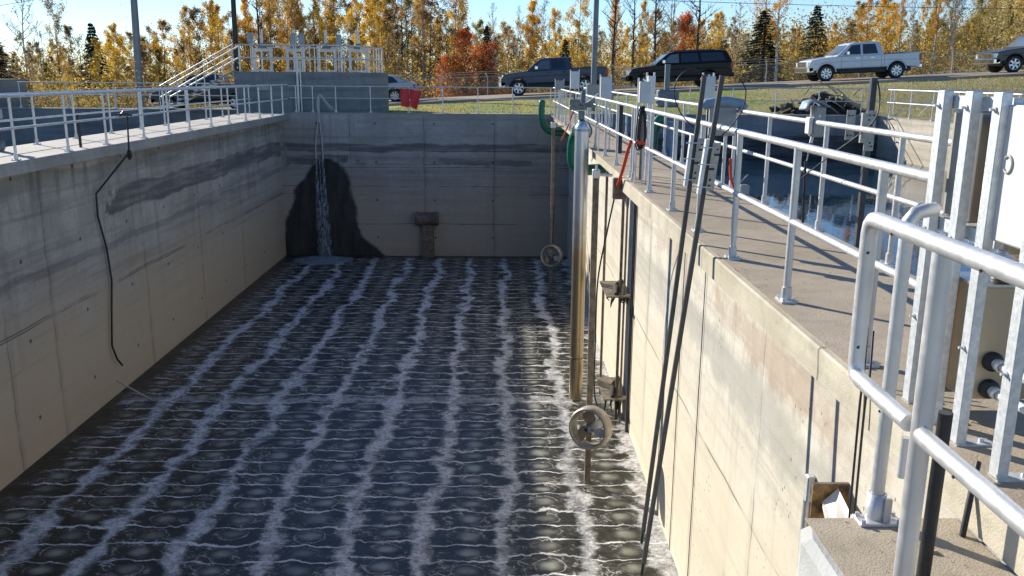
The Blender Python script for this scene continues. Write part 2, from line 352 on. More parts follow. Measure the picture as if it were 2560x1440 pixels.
GRASS = NT('autumn_lawn', .9, 0, (.1, .1, .03), .2); P, x, y, z = GRASS.pos()
n1 = GRASS.noise(P, .35, 4, .6); n2 = GRASS.noise(P, 7, 5, .7)
c = GRASS.mix(GRASS.mr(n1, .35, .65), (.22, .27, .06), (.37, .37, .13))
c = GRASS.mix(GRASS.mr(n2, .4, .7, 0, .7), c, (.16, .15, .06))
c = GRASS.mix(GRASS.mr(GRASS.voro(P, 3.5), .05, .13, .8, 0), c, (.45, .33, .12))
c = GRASS.mix(GRASS.mr(GRASS.M('ADD', x, GRASS.mr(n1, .3, .7, -4, 4)), 9, 17, 0, .65), c, (.36, .29, .16))
GRASS.base(c); GRASS.bump(n2, .8, .05); GRASS = GRASS.m
ROADM = NT('gravelly_road', .9, 0, (.2, .18, .15), .3); P, x, y, z = ROADM.pos()
c = ROADM.mix(ROADM.mr(ROADM.noise(ROADM.scale(P, (.2, 1.5, 1)), 1.2, 5), .35, .65), (.27, .22, .17), (.40, .33, .255))
ROADM.base(ROADM.mix(ROADM.mr(ROADM.noise(P, 25, 3), .5, .7, 0, .5), c, (.09, .08, .07))); ROADM = ROADM.m
KERB = simple('road_edge_concrete', (.30, .26, .22), .85, 0, .15, 3)
ROCK = simple('dark_rock', (.035, .034, .034), .8, 0, .5, 4, .4, .5)
BRANCH = simple('bleached_branch', (.34, .28, .21), .8, 0, .3, 8)

def leafmat(name, cols, trans=.58, seedscale=.5):
    t = NT(name, .7, 0, cols[0], .25); P, x, y, z = t.pos()
    n = t.noise(P, .45, 3, .6); n2 = t.noise(P, 4, 3, .7)
    oi = t.n.new('ShaderNodeObjectInfo')
    k = t.M('ADD', t.M('MULTIPLY', t.mr(n, .3, .7), .5), t.M('ADD', t.M('MULTIPLY', t.mr(n2, .25, .75), .4), t.M('MULTIPLY', t.M('SUBTRACT', oi.outputs['Random'], .5), .35)))
    m = len(cols); c = t.ramp(k, [(i/(m-1)*.9+.05, cols[i]) for i in range(m)])
    t.base(c)
    tr = t.n.new('ShaderNodeBsdfTranslucent'); t.L(c, tr.inputs[0]); mx = t.n.new('ShaderNodeMixShader'); mx.inputs[0].default_value = trans
    t.L(t.b.outputs[0], mx.inputs[1]); t.L(tr.outputs[0], mx.inputs[2]); t.L(mx.outputs[0], t.n['Material Output'].inputs[0])
    return t.m
LEAF = {
 'yellow': leafmat('yellow_leaves', [(.36, .22, .03), (.60, .37, .03), (.76, .50, .05), (.82, .60, .12)]),
 'gold': leafmat('orange_gold_leaves', [(.38, .20, .03), (.60, .32, .03), (.74, .43, .04), (.78, .54, .08)]),
 'brown': leafmat('russet_leaves', [(.18, .12, .06), (.32, .20, .08), (.44, .28, .10), (.54, .38, .13)]),
 'olive': leafmat('olive_leaves', [(.10, .09, .035), (.20, .165, .045), (.36, .28, .06), (.58, .43, .08)]),
 'red': leafmat('red_maple_leaves', [(.42, .09, .04), (.64, .16, .05), (.74, .26, .07), (.76, .38, .09)]),
 'green': leafmat('dark_spruce_needles', [(.016, .03, .018), (.03, .05, .03), (.05, .075, .04)], .1),
 'grey': leafmat('faded_sparse_leaves', [(.20, .15, .10), (.30, .22, .14), (.40, .27, .13)]),
}
BARK = simple('pale_grey_bark', (.26, .225, .19), .85, 0, .35, 3)
DBARK = simple('dark_bark', (.075, .06, .05), .9, 0, .35, 4)
WBARK = simple('white_birch_bark', (.46, .42, .36), .8, 0, .3, 5)

# ================================================================= SETTING
def zr(X): return max(-.95, .42+.053*X) if X < 34 else .42+.053*34+.02*(X-34)
def gz(X, Y):
    r = zr(X)
    if X < -5: base = min(0, -.12-.0*X)
    else: base = -.06
    if Y < 36: return base
    if Y < 46: s = (Y-36)/10; s = s*s*(3-2*s); return base*(1-s)+(r-.16)*s
    if Y < 54.2: return r-.16
    h = r-.25
    hill = 0
    if X > 26 and Y > 58: k = max(0, min(1, (X/Y-.43)/.22)); k = k*k*(3-2*k); hill = k*max(0, min(1, (Y-58)/60))*20*max(0, 1-max(0, Y-130)/150)
    if Y > 57: h -= min(1.0, (Y-57)*.05)*(0 if X > 20 else 1)
    return h+hill
def grid(xs, ys, skip=None):
    m = MB(); nx = len(xs); m.v = [(X, Y, gz(X, Y)) for Y in ys for X in xs]
    for j in range(len(ys)-1):
        for i in range(nx-1):
            if skip and skip(xs[i], xs[i+1], ys[j], ys[j+1]): continue
            m.f.append((j*nx+i, j*nx+i+1, (j+1)*nx+i+1, (j+1)*nx+i)); m.sm.append(True)
    return m
xs = [-900, -400, -200, -120]+[-80+2*i for i in range(27)]+[-26.0, -24, -22, -20, -18, -16, -14, -12, -10.6, -8, -6, -4, -2, 0, 2, 4, 6, 8, 10, 12, 14, 15.6]+[18+2*i for i in range(32)]+[120, 200, 400, 900]
ys = [-300, -100, -40, -10, 0, 10, 20, 30, 35.42, 36.62, 38.3, 40, 41, 42, 43, 44, 45, 46, 48, 50, 52, 54, 54.3, 56, 58, 60, 64, 68, 72, 76, 80, 85, 90, 96, 104, 114, 120, 140, 180, 300, 900]
def hole(xa, xb, ya, yb):
    if xa >= -26 and xb <= -10.59 and yb <= 38.31: return True
    if xa >= -10.61 and xb <= 15.61 and yb <= 35.43: return True
    if xa >= 2.0 and xb <= 15.61 and yb <= 36.63: return True
    return False
tag(grid(xs, ys, hole).obj('lawn', GRASS), kind='structure')
m = MB(); rx = [-80+2*i for i in range(90)]
for i, X in enumerate(rx): m.v += [(X, 46.0, zr(X)-.18), (X, 46.0, zr(X)-.03), (X, 46.25, zr(X)), (X, 54, zr(X)-.01), (X, 54.02, zr(X)-.2)]
for i in range(len(rx)-1):
    for k in range(4): m.f.append((i*5+k, i*5+5+k, i*5+6+k, i*5+k+1)); m.sm.append(False)
tag(m.obj('road', ROADM), kind='structure')

# main aeration tank walls
def wall(name, mat, label, *b):
    m = MB(); m.box(*b); o = m.obj(name, mat, None, (b[0], b[2], b[4])); tag(o, label, 'wall'); return o
wall('tank_wall', WALL_R, 'cream sunlit concrete wall under the right hand walkway', 2.6, 3.1, -2, 35.0, -8, -.2)
wall('tank_wall', WALL_L, 'long grey stained concrete wall on the left of the aeration tank', -9.6, -8.72, -2, 35.0, -8, -.225)
wall('tank_wall', WALL_F, 'far end wall of the aeration tank with a dark wet stain', -8.72, 2.6, 34.92, 35.4, -8, .0)
wall('tank_wall', WALL_F, 'near end wall of the tank below the viewpoint', -8.72, 1.15, -.6, -.1, -8, -.25)
m = MB(); m.box(-8.9, 3, 0, 35, -5.75, -5.6); tag(m.obj('tank_water', AERW), kind='structure')
# slabs
m = MB(); m.box(1.79, 3.2, -2, 13.38, -.2, 0, .012); m.box(1.90, 3.2, 13.385, 19.0, -.2, 0, .012); m.box(1.95, 3.2, 19.005, 35.0, -.2, 0, .012)
o = m.obj('walkway_slab', FASCIA, None, (1.79, -2, -.2)); tag(o, 'brown concrete walkway slab between the two basins on the right', 'walkway')
m = MB(); m.box(1.835, 3.17, -1.98, 34.9, .0005, .004); m.obj('walking_surface', WALK, o)
m = MB(); m.box(-10.15, -8.28, -2, 35.42, -.225, 0, .015)
o = m.obj('walkway_slab', COPING, None, (-10.15, -2, -.22)); tag(o, 'pale concrete walkway slab along the left tank wall', 'walkway')
m = MB(); m.box(-10.12, -8.31, -1.9, 35.40, .0005, .004); m.obj('walking_surface', LWALK, o)
m = MB(); m.box(-8.28, 1.79, -2, 1.0, -.25, 0, .01); tag(m.obj('walkway_slab', COPING, None, (-8.28, -2, -.25)), 'concrete cross walkway at the near end of the tank', 'walkway')
wall('coping', COPING, 'thin pale coping on top of the far tank wall', -8.28, 1.95, 34.90, 35.42, .001, .045)
# platform ledge in the right foreground
m = MB()
px = [(1.14, -.5), (1.14, 3.02), (1.17, 3.12), (1.28, 3.18), (1.785, 3.18), (2.595, 3.18), (2.595, -.5)]
n = len(px); rg = random.Random(3)
rings = [(-8, 0), (-.235, 0), (-.2, .03)]
vv = []
for zz, ins in rings:
    for (a, b) in px: vv.append((a+ins*(1 if a < 1.2 else 0), b-ins*(1 if b > 3 else 0), zz if zz > -1 or True else zz))
fs = [(k*n+i, k*n+(i+1) % n, (k+1)*n+(i+1) % n, (k+1)*n+i) for k in range(2) for i in range(n)]
fs.append(tuple(2*n+i for i in range(n))); m.add(vv, fs)
LEDGE_SIDE = concrete('whitish_ledge_face', (.56, .57, .56), (.46, .46, .44), 1.5, .2, .2)
o = m.obj('ledge_block', LEDGE_SIDE, None, (1.14, -.5, -8)); tag(o, 'rough concrete ledge projecting into the tank in the right foreground', 'ledge')
m = MB(); m.box(1.19, 1.786, -.5, 3.14, -.1995, -.196); m.obj('ledge_top', PLAT, o)
# pebble on the ledge
m = MB(); m.add([(0, 0, 0), (.03, 0, 0), (.035, .02, 0), (.005, .022, 0), (.008, .004, .012), (.026, .004, .012), (.026, .016, .01), (.01, .016, .01)], [(0, 1, 5, 4), (1, 2, 6, 5), (2, 3, 7, 6), (3, 0, 4, 7), (4, 5, 6, 7)])
o = m.obj('pebble', simple('tan_stone', (.42, .33, .2), .9), None, (0, 0, 0)); o.location = (1.56, 2.87, -.196); tag(o, 'small tan stone chip lying on the ledge', 'stone')

# neighbouring basin on the left (dry looking, dark)
wall('basin_wall', GREYC, 'blue grey far wall of the basin beyond the left walkway', -25.9, -10.65, 37.9, 38.3, -8, -.001)
wall('coping', COPING, 'thin sunlit coping on the far wall of the left basin', -25.9, -10.65, 37.88, 38.31, .0, .04)
wall('basin_wall', GREYC, 'left basin side wall under the left walkway', -10.1, -9.62, -2, 38.3, -8, -.226)
wall('basin_wall', GREYC, 'distant left side wall of the left basin', -26.4, -25.9, -10, 38.3, -8, 0)
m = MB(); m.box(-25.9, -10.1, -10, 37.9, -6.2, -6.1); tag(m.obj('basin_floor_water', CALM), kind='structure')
wall('valve_chamber', GREYC, 'grey concrete chamber at the left edge beyond the basin', -24.5, -21.25, 38.35, 40.5, -.3, 1.2)
# right basin
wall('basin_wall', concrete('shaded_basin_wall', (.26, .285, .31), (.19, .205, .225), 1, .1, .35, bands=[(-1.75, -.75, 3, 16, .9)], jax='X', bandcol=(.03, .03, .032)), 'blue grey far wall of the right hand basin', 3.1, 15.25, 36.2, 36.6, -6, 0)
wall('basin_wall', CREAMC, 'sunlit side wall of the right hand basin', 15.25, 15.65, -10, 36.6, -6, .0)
wall('basin_wall', WALL_R, 'hidden basin wall below the outer edge of the walkway', 3.102, 3.19, -10, 36.2, -6, -.21)
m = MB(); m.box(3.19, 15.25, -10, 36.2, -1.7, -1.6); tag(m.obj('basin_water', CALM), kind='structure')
# bank slab seen at right basin end of far wall
wall('coping', COPING, 'pale cap along the far wall of the right basin', 3.2, 15.6, 36.19, 36.62, .001, .03)

# ================================================================= RAILINGS
def rail_run(label, a, b, posts, ztop=1.05, zmid=.55, z0=0., r=.025, pr=.024, flange=True, n=10, group='metal guard rails round the basins', posttop=None, mid=True):
    a = Vector(a); b = Vector(b); d = (b-a).normalized(); side = Vector((-d.y, d.x, 0))
    t = thing('guard_rail', label, 'guard rail', (a.x, a.y, z0), group)
    MB().tube([a+Vector((0, 0, z0+ztop)), b+Vector((0, 0, z0+ztop))], r, n).obj('handrail', ALU, t)
    if mid: MB().tube([a+Vector((0, 0, z0+zmid)), b+Vector((0, 0, z0+zmid))], r*.85, n).obj('middle_rail', ALU, t)
    for p in posts:
        q = a+d*p
        po = MB().tube([q+Vector((0, 0, z0+.02)), q+Vector((0, 0, z0+ztop-r*.5))], pr, n).obj('post', ALU, t)
        if flange:
            m = MB(); m.lathe(q+Vector((0, 0, z0)), (0, 0, 1), [(.0, .105), (.034, .105), (.036, .02), (.036, .0)], 12, False)
            m.obox(q+Vector((0, 0, z0+.011)), d, side, (0, 0, 1), .075, .052, .0075)
            for sx, sy2 in ((-1, -1), (1, 1), (-1, 1), (1, -1)):
                c2 = q+d*.058*sx+side*.036*sy2; m.lathe(c2+Vector((0, 0, z0+.018)), (0, 0, 1), [(.0, .018), (.009, .018), (.009, 0)], 6, False)
            m.obj('base_flange', ALU, po)
    return t
# inner run on the right walkway (tank side), Y positions of posts
yp = [4.46, 5.80, 7.25, 8.60, 9.98, 11.59, 13.05, 13.45, 15.26, 17.0, 18.8, 20.6, 22.4, 24.2, 26.1, 28., 29.9, 31.8, 33.7]
def run_y(label, X, y0, y1, ypos, **k): return rail_run(label, (X, y0, 0), (X, y1, 0), [p-y0 for p in ypos], **k)
run_y('shiny aluminium guard rail on the tank side of the right walkway, nearer stretch', 1.93, 3.93, 13.2, yp[:7], r=.027, pr=.025)
run_y('shiny aluminium guard rail on the tank side of the right walkway, farther stretch', 1.95, 13.32, 35.1, yp[7:])
run_y('aluminium guard rail along the outer water side of the right walkway', 3.15, 6.0, 35.3, [7.0, 8.67, 10.55, 12.13, 13.8, 15.6, 17.4, 19.2, 21, 22.9, 24.8, 26.7, 28.6, 30.5, 32.4, 34.3], r=.027)
run_y('aluminium guard rail on the tank side of the left walkway', -8.42, 6, 35.2, [8.6, 10.3, 12., 13.75, 15.42, 17.3, 19.0, 21.0, 22.6, 24.1, 25.9, 27.6, 29.4, 31.1, 32.8, 34.4], ztop=1.09, r=.027)
run_y('aluminium guard rail on the outer side of the left walkway', -9.86, 6, 35.3, [8.5, 10.2, 12, 13.8, 15.6, 17.34, 18.93, 20.7, 22.58, 24.45, 26.2, 28.05, 29.87, 31.62, 33.41, 35.0], ztop=1.06)
rail_run('thin guard rail across the top of the far tank wall', (-8.35, 35.25, 0), (1.95, 35.25, 0), [.25, .9, 1.8, 3.15, 4.65, 5.98, 7.35, 8.7, 10.2], z0=.045, ztop=1.0, r=.02, pr=.019, n=8)
rail_run('thin guard rail on the far wall of the left basin', (-20.4, 38.15, 0), (-10.95, 38.15, 0), [0.05, 2.0, 4.0, 6.0, 8.0, 9.3], z0=.04, r=.022, pr=.02, n=8)
rail_run('thin guard rail on the far wall of the right basin', (2.1, 36.45, 0), (15.9, 36.45, 0), [i*1.75+.2 for i in range(8)], z0=.03, r=.021, pr=.02, n=8)
rail_run('white sunlit guard rail along the side wall of the right basin', (15.55, 8, 0), (15.55, 36.3, 0), [1+1.8*i for i in range(16)], r=.03)
t = rail_run('pale guard rail with diagonal braces at the back right of the basin', (16.0, 37.2, 0), (24, 36.2, 0), [.2, 2.1, 4.1, 6, 7.8], z0=-.02, r=.03, pr=.025, n=8)
MB().tube([(16.1, 37.1, .0), (17.6, 37.0, .62)], .022, 8).obj('brace', ALU, t); MB().tube([(17.2, 37.0, .0), (17.75, 36.95, .62)], .022, 8).obj('brace', ALU, t)

# near closed end rail loop in the foreground
t = thing('guard_rail', 'thick near guard rail with rounded closed end in the right foreground', 'guard rail', (1.17, 2.36, -.2), 'metal guard rails round the basins')
Xn = 1.17
loop = [(Xn, -1.2, 1.05), (Xn, 2.71, 1.052), (Xn, 2.74, 1.048), (Xn, 2.758, 1.032), (Xn, 2.765, 1.0), (Xn, 2.765, .575), (Xn, 2.76, .548), (Xn, 2.745, .532), (Xn, 2.71, .525), (Xn, 2.36, .520)]
MB().tube(loop, .0262, 16).obj('handrail', ALU, t)
MB().tube([(Xn, 2.28, .515), (Xn, -1.2, .515)], .0262, 16).obj('middle_rail', ALU, t)
for yy in (2.31, .9):
    po = MB().tube([(Xn+.012, yy, -.19), (Xn+.012, yy, 1.03)], .0285, 16).obj('post', ALU, t)
    MB().box(Xn-.09, Xn+.11, yy-.08, yy+.08, -.196, -.182).obj('base_flange', ALU, po)
for (yy, zz) in ((2.05, 1.05), (2.55, 1.05), (1.75, 1.05), (2.5, .515), (2.05, .515)):
    MB().lathe((Xn-.024, yy, zz-.013), (-1, 0, -.35), [(.0, .004), (.0045, .004), (.005, 0)], 8, False).obj('rivet', DARKTUBE, t)
for zz in (.64, .95): MB().lathe((Xn-.02, 2.712, zz), (-.6, -1, 0), [(.0, .010), (.005, .010), (.005, 0)], 8, False).obj('rivet', DARKTUBE, t)
# P1 post with elbow
t = thing('guard_rail', 'grey rail post bolted to the ledge, bending over to the right at the top', 'guard rail', (1.46, 3.13, -.2))
MB().tube([(1.46, 3.13, -.14), (1.46, 3.13, .93), (1.465, 3.135, .98), (1.49, 3.14, 1.012), (1.53, 3.15, 1.02), (1.575, 3.18, 1.02)], .0262, 14).obj('post', ALU, t)
m = MB(); m.lathe((1.46, 3.13, -.2), (0, 0, 1), [(.028, .118), (.036, .118), (.037, .02), (.037, .0)], 16)
m.box(1.38, 1.55, 3.065, 3.155, -.196, -.184, .003)
m.box(1.475, 1.502, 3.085, 3.10, -.184, -.09)
for sx, sy2 in ((1.395, 3.08), (1.535, 3.08), (1.395, 3.14), (1.535, 3.14)): m.lathe((sx, sy2, -.184), (0, 0, 1), [(0, .014), (.009, .014), (.009, 0)], 6, False)
m.obj('base_flange', ALU, t)
# right-most post in the frame
t = thing('guard_rail', 'short rail post with white flange at the right edge behind the channel posts', 'guard rail', (2.1, 3.02, 0))
MB().tube([(2.12, 3.03, .03), (2.12, 3.03, .42)], .024, 12).obj('post', ALU, t)
m = MB(); m.lathe((2.12, 3.03, 0), (0, 0, 1), [(.026, .1), (.034, .1), (.035, .02), (.035, 0)], 14); m.box(2.05, 2.2, 2.96, 3.10, .005, .017, .003); m.obj('base_flange', ALU, t)

# black pipe + small tube behind the near post
tag(MB().tube([(1.455, 2.70, .42), (1.46, 2.72, -.193)], .023, 14).obj('black_pipe', BLACK, None, (1.46, 2.7, -.2)), 'black vertical pipe standing on the ledge behind the near rail post', 'pipe')
tag(MB().tube([(1.22, 2.47, .30), (1.22, 2.47, .43)], .014, 12).obj('grey_sleeve', ALU, None, (1.22, 2.47, .3)), 'short grey sleeve hanging beside the near rail post', 'sleeve')
tag(MB().tube([(1.74, 3.0, -.195), (1.79, 3.06, .02), (1.82, 3.1, .06)], .012, 10).obj('black_cable_stub', BLACK, None, (1.74, 3, -.2)), 'short black cable stub rising from the ledge edge', 'cable')

# ================================================================= INSTRUMENT FRAME (right foreground)
t = thing('instrument_frame', 'galvanised channel posts carrying metal enclosures at the right edge', 'frame', (1.86, 3.4, 0))
for (X, Y, ya) in ((1.90, 3.90, .0), (1.89, 3.645, 0), (1.88, 3.41, 0), (1.87, 3.08, 0)):
    m = MB()
    # back-to-back strut: body with lips
    m.box(X, X+.041, Y-.032, Y+.032, .006, 1.435, .003)
    m.obj('channel_post', GALV, t)
    m = MB(); m.box(X+.0, X+.16, Y-.035, Y+.035, .0045, .012); m.lathe((X+.12, Y, .012), (0, 0, 1), [(0, .014), (.011, .014), (.011, 0)], 6, False); m.obj('foot_plate', GALV, t)
    for zz in (1.37, .83, .42):
        m = MB(); m.lathe((X-.001, Y+.005, zz), (-1, 0, 0), [(0, .022), (.006, .022), (.006, .006), (.012, .006), (.012, 0)], 8, False); m.obj('bolt', GALV, t)
# cross struts
m = MB(); m.box(1.945, 1.975, 3.4, 3.95, 1.36, 1.415); m.obj('cross_strut', GALV, t)
m = MB(); m.box(1.945, 1.975, 3.4, 3.95, .83, .885); m.obj('cross_strut', GALV, t)
m = MB(); m.box(1.875, 1.905, 2.3, 3.12, 1.345, 1.415); m.obj('cross_strut', GALV, t)
m = MB(); m.box(1.875, 1.905, 2.3, 3.12, .85, .915); m.obj('cross_strut', GALV, t)
e = thing('enclosure', 'tall stainless enclosure mounted between the first and second channel posts', 'enclosure', (2.0, 3.6, .9))
MB().box(1.98, 2.2, 3.70, 3.93, .885, 1.355, .008).obj('cabinet_body', STEEL, e)
MB().box(1.974, 1.9795, 3.72, 3.91, .90, 1.34).obj('back_panel', DPANEL, e)
e = thing('enclosure', 'narrow enclosure coloured dark for the shaded gap between the second and third channel posts', 'enclosure', (2.0, 3.2, .8))
MB().box(1.98, 2.2, 3.46, 3.62, .87, 1.35, .006).obj('cabinet_body', simple('shade_brown_steel', (.17, .15, .13), .4, .6), e)  # steel darkened to paint in the shaded gap between the posts
e = thing('enclosure', 'large bright white enclosure with a round embossed ring at the right edge', 'enclosure', (1.93, 2.8, .8))
MB().box(1.91, 2.25, 2.25, 3.385, .87, 1.39, .008).obj('cabinet_body', PANEL, e)
m = MB(); cc = Vector((1.91, 3.43, 1.17)); pts = [cc+Vector((-.002, math.cos(g)*.028, math.sin(g)*.032)) for g in [math.radians(40+i*14) for i in range(21)]]
m.tube([p-Vector((0, .10, 0)) for p in pts], .0055, 8); m.obj('ring_emblem', DPANEL, e)
# lower junction cabinets
e = thing('junction_cabinet', 'tan reflective stainless junction cabinet low behind the channel posts', 'cabinet', (2.02, 3.4, .2))
MB().box(1.95, 2.27, 3.50, 3.72, .165, .655, .006).obj('cabinet_body', simple('tan_reflection_steel', (.50, .40, .28), .32, .55, .12, 2), e)  # tan of the reflections is put into the steel colour
MB().box(1.94, 2.28, 3.485, 3.735, .655, .667).obj('cabinet_lid', STEEL, e)
m = MB(); m.box(1.935, 1.95, 3.495, 3.52, .60, .645, .002); m.obj('hinge', GALV, e)
for zz in (.335, .215):
    c = MB().lathe((2.05, 3.50, zz), (0, -1, 0), [(.042, 0), (.042, .018), (.028, .03), (.0, .03)], 16).obj('cable_gland', BLACK, e)
    m = MB(); m.tube([(2.05, 3.47, zz), (2.06, 3.40, zz-.005), (2.12, 3.1, zz-.02), (2.3, 2.5, zz-.05)], .019, 12); m.lathe((2.05, 3.45, zz), (0, -1, -.05), [(.019, 0), (.025, .0), (.025, .03), (.019, .03)], 14); m.obj('white_conduit', WHITEP, e)
MB().lathe((2.09, 3.58, .667), (0, 0, 1), [(.045, 0), (.045, .012), (.033, .016), (.033, .06), (.0, .06)], 16).obj('black_fitting', BLACK, e)
e = thing('junction_cabinet', 'narrow dark steel junction cabinet between the first two channel posts', 'cabinet', (2.0, 3.9, .2))
MB().box(1.95, 2.25, 3.76, 3.95, .10, .62, .006).obj('cabinet_body', simple('dark_olive_steel', (.16, .14, .11), .4, .5), e)
MB().box(1.942, 1.95, 3.76, 3.79, .56, .61, .002).obj('hinge', WHITEP, e)
MB().tube([(1.935, 3.80, .10), (1.935, 3.80, .56)], .006, 8).obj('conduit', GALV, e)
# loose cables hanging at the slab edge
for i, (X, Y) in enumerate(((1.775, 4.1), (1.77, 4.03))):
    tag(MB().tube(smooth_path([(1.86, Y+.2, .25), (1.8, Y+.05, .05), (X, Y, -.1), (X, Y-.02, -.8), (X+.02, Y, -1.6)]), .006, 8).obj('thin_cable', BLACK, None, (X, Y, -.2)), ['thin black cable draped over the slab edge behind the near rail', 'second thin black cable beside it over the slab edge'][i], 'cable')

# opening bracket with white trough on the wall
t = thing('overflow_trough', 'bright white trough coming out of a rusty square opening in the wall', 'trough', (2.5, 6.2, -1.9))
MB().box(2.33, 2.598, 6.03, 6.06, -1.475, -1.46).obj('frame', RUST, t)
m = MB(); m.box(2.33, 2.5985, 6.04, 6.055, -2.1, -1.475); m.obj('opening_plate', simple('rusty_opening', (.20, .12, .05), .9, 0, .7, 12), t)
m = MB(); q = [Vector(p) for p in ((2.40, 6.02, -1.60), (2.51, 6.02, -1.49), (2.43, 5.2, -1.56), (2.19, 5.2, -1.56))]
m.add(q+[p+Vector((.0, .0, -.03)) for p in q], [(0, 1, 2, 3), (7, 6, 5, 4), (0, 4, 5, 1), (1, 5, 6, 2), (2, 6, 7, 3), (3, 7, 4, 0)])
m.obj('trough_cover', WHITEP, t)
t = thing('wall_bracket', 'small shiny bracket and hook bolted to the wall beside the opening', 'bracket', (2.5, 6.9, -2))
m = MB(); m.lathe((2.56, 6.72, -1.84), (-1, -.3, 0), [(0, .015), (.05, .015), (.055, 0)], 14); m.box(2.53, 2.595, 6.68, 6.76, -1.95, -1.72, .01); m.obj('plate', GALV, t)
m = MB(); m.tube([(2.56, 6.74, -1.95), (2.56, 6.74, -2.6)], .035, 10); m.obj('arm', ALU, t)

# ================================================================= TANK EQUIPMENT
# hanging probe masts
for i, (top, bot, cl) in enumerate((((1.775, 8.0, 1.5), (1.42, 8.0, -2.95), 8.0), ((1.80, 7.45, 1.5), (1.34, 7.45, -2.97), 7.45))):
    t = thing('probe_mast', ['dark square probe mast clamped to the rail, the farther of the leaning pair', 'dark square probe mast clamped to the rail, the nearer of the leaning pair'][i], 'mast', (top[0], top[1], 0), 'probe masts clamped to the rail')
    a = Vector(top); b = Vector(bot)
    MB().beam(a, b, .038, .038).obj('mast_tube', DARKTUBE, t)
    MB().tube([b, b+Vector((-.01, 0, -.12))], .015, 8).obj('probe_tip', BLACK, t)
    d = (a-b).normalized()
    p0 = a-d*.52; p1 = a-d*.98
    MB().beam(p0+Vector((-.045, -.03, 0)), p1+Vector((-.045, -.03, 0)), .03, .06).obj('clamp_channel', GALV, t)
    m = MB()
    pc = (p0+p1)/2+Vector((.04, -.036, 0)); ax = Vector((1, 0, 0)); az = d; 
    m.obox(pc, ax, (0, 1, 0), az, .034, .004, .2); m.obj('bracket_plate', BRKT, t)
    for k in (-.16, -.11, -.02, .1, .15):
        m = MB(); m.obox(pc+az*k+Vector((.012*(1 if k > 0 else -1), -.006, 0)), ax, (0, 1, 0), az, .009 if abs(k) > .1 else .022, .003, .009); m.obj('bracket_slot', BLACK, t)
    m = MB()
    for k in (-.17, .02, .16): m.tube([pc+az*k+Vector((-.13, -.02, 0)), pc+az*k+Vector((.02, -.02, 0))], .006, 6)
    m.obj('clamp_bolt', GALV, t)
    loopc = a+Vector((0, 0, 0))
    if i == 0: cp_ = [a+Vector((-.01, -.03, -.01)), a+Vector((-.12, -.05, .06)), a+Vector((-.24, -.06, -.02)), a+Vector((-.27, -.06, -.16)), a+Vector((-.2, -.05, -.33)), a+Vector((-.08, -.05, -.45))]
    else: cp_ = [a+Vector((.13, -.04, -.02)), a+Vector((.19, -.05, -.12)), a+Vector((.17, -.05, -.28)), a+Vector((.08, -.05, -.42)), a+Vector((-.02, -.05, -.52))]
    MB().tube(smooth_path(cp_), .0055, 6).obj('cable_loop', BLACK, t)
# wide blue grey display hood behind the masts
t = thing('sensor_display', 'blue grey display hood behind the two probe masts', 'display', (3.1, 12.0, 0))
m = MB(); m.tube([(2.66, 12.0, 1.09), (2.72, 12, 1.14), (2.95, 12, 1.17), (3.18, 12, 1.14), (3.24, 12, 1.08)], [.05, .07, .075, .07, .05], 12); m.obj('hood', BLUEG, t)
MB().box(2.76, 3.12, 11.98, 12.05, .72, 1.10, .01).obj('display_box', DPANEL, t)
MB().tube([(3.0, 12.02, .73), (3.0, 12.02, .0)], .025, 8).obj('stand', ALU, t)
# decant pipe
t = thing('air_pipe', 'big silver vertical air pipe with green elbow dropping into the tank', 'pipe', (1.65, 18.7, -5.6))
PIPEM = NT('stained_silver_pipe', .3, .7, (.6, .6, .6)); P, x, y, z = PIPEM.pos()
PIPEM.base(PIPEM.mix(PIPEM.mr(PIPEM.M('ADD', z, PIPEM.mr(PIPEM.noise(P, 2, 4), .3, .7, -.3, .3)), -2.6, -1.2), (.42, .34, .22), (.66, .68, .71)))
MB().tube([(1.65, 18.69, .42), (1.65, 18.69, -5.55)], .15, 24).obj('pipe_body', PIPEM.m, t)
m = MB(); m.lathe((1.65, 18.69, -.02+.44), (0, 0, 1), [(.15, -.05), (.15, .04), (.10, .13), (.0, .15)], 24); m.obj('pipe_cap', PIPEM.m, t)
MB().lathe((1.65, 18.69, -4.6), (0, 0, 1), [(.15, 0), (.156, 0), (.156, .03), (.15, .03)], 24).obj('joint_band', TAN, t)
m = MB(); m.lathe((1.66, 18.80, .36), (.1, .9, .3), [(.14, 0), (.215, 0), (.215, .04), (.14, .04)], 24); m.obj('flange', GREEN, t)
m = MB(); m.lathe((1.655, 18.76, .35), (.1, .9, .3), [(.14, 0), (.19, 0), (.19, .04), (.14, .04)], 24); m.obj('flange_ring', GALV, t)
m = MB(); m.tube(smooth_path([(1.62, 18.95, .38), (1.53, 19.2, .2), (1.50, 19.3, -.1), (1.55, 19.35, -.38), (1.75, 19.4, -.50), (2.1, 19.4, -.50), (2.6, 19.4, -.5)], 5), .12, 16)
m.obj('green_elbow', GREEN, t)
v = thing('valve_actuator', 'grey motorised valve actuator on top of the silver pipe', 'valve', (1.62, 18.75, .6))
MB().box(1.57, 1.70, 18.72, 18.88, .60, .78, .02).obj('valve_body', GREYBOX, v)
MB().box(1.38, 1.62, 18.7, 18.9, .80, .89, .01).obj('switch_box', GREYBOX, v); MB().box(1.38, 1.60, 18.7, 18.9, .90, 1.02, .01).obj('switch_box', GREYBOX, v)
MB().lathe((1.66, 18.8, .8), (0, 0, 1), [(.09, 0), (.09, .1), (.06, .14), (.055, .38), (.0, .4)], 12).obj('motor', GREYBOX, v)
m = MB(); m.lathe((1.72, 18.8, .93), (1, 0, -.1), [(.05, 0), (.07, .03), (.07, .14), (.0, .17)], 12); m.obj('motor', GREYBOX, v)
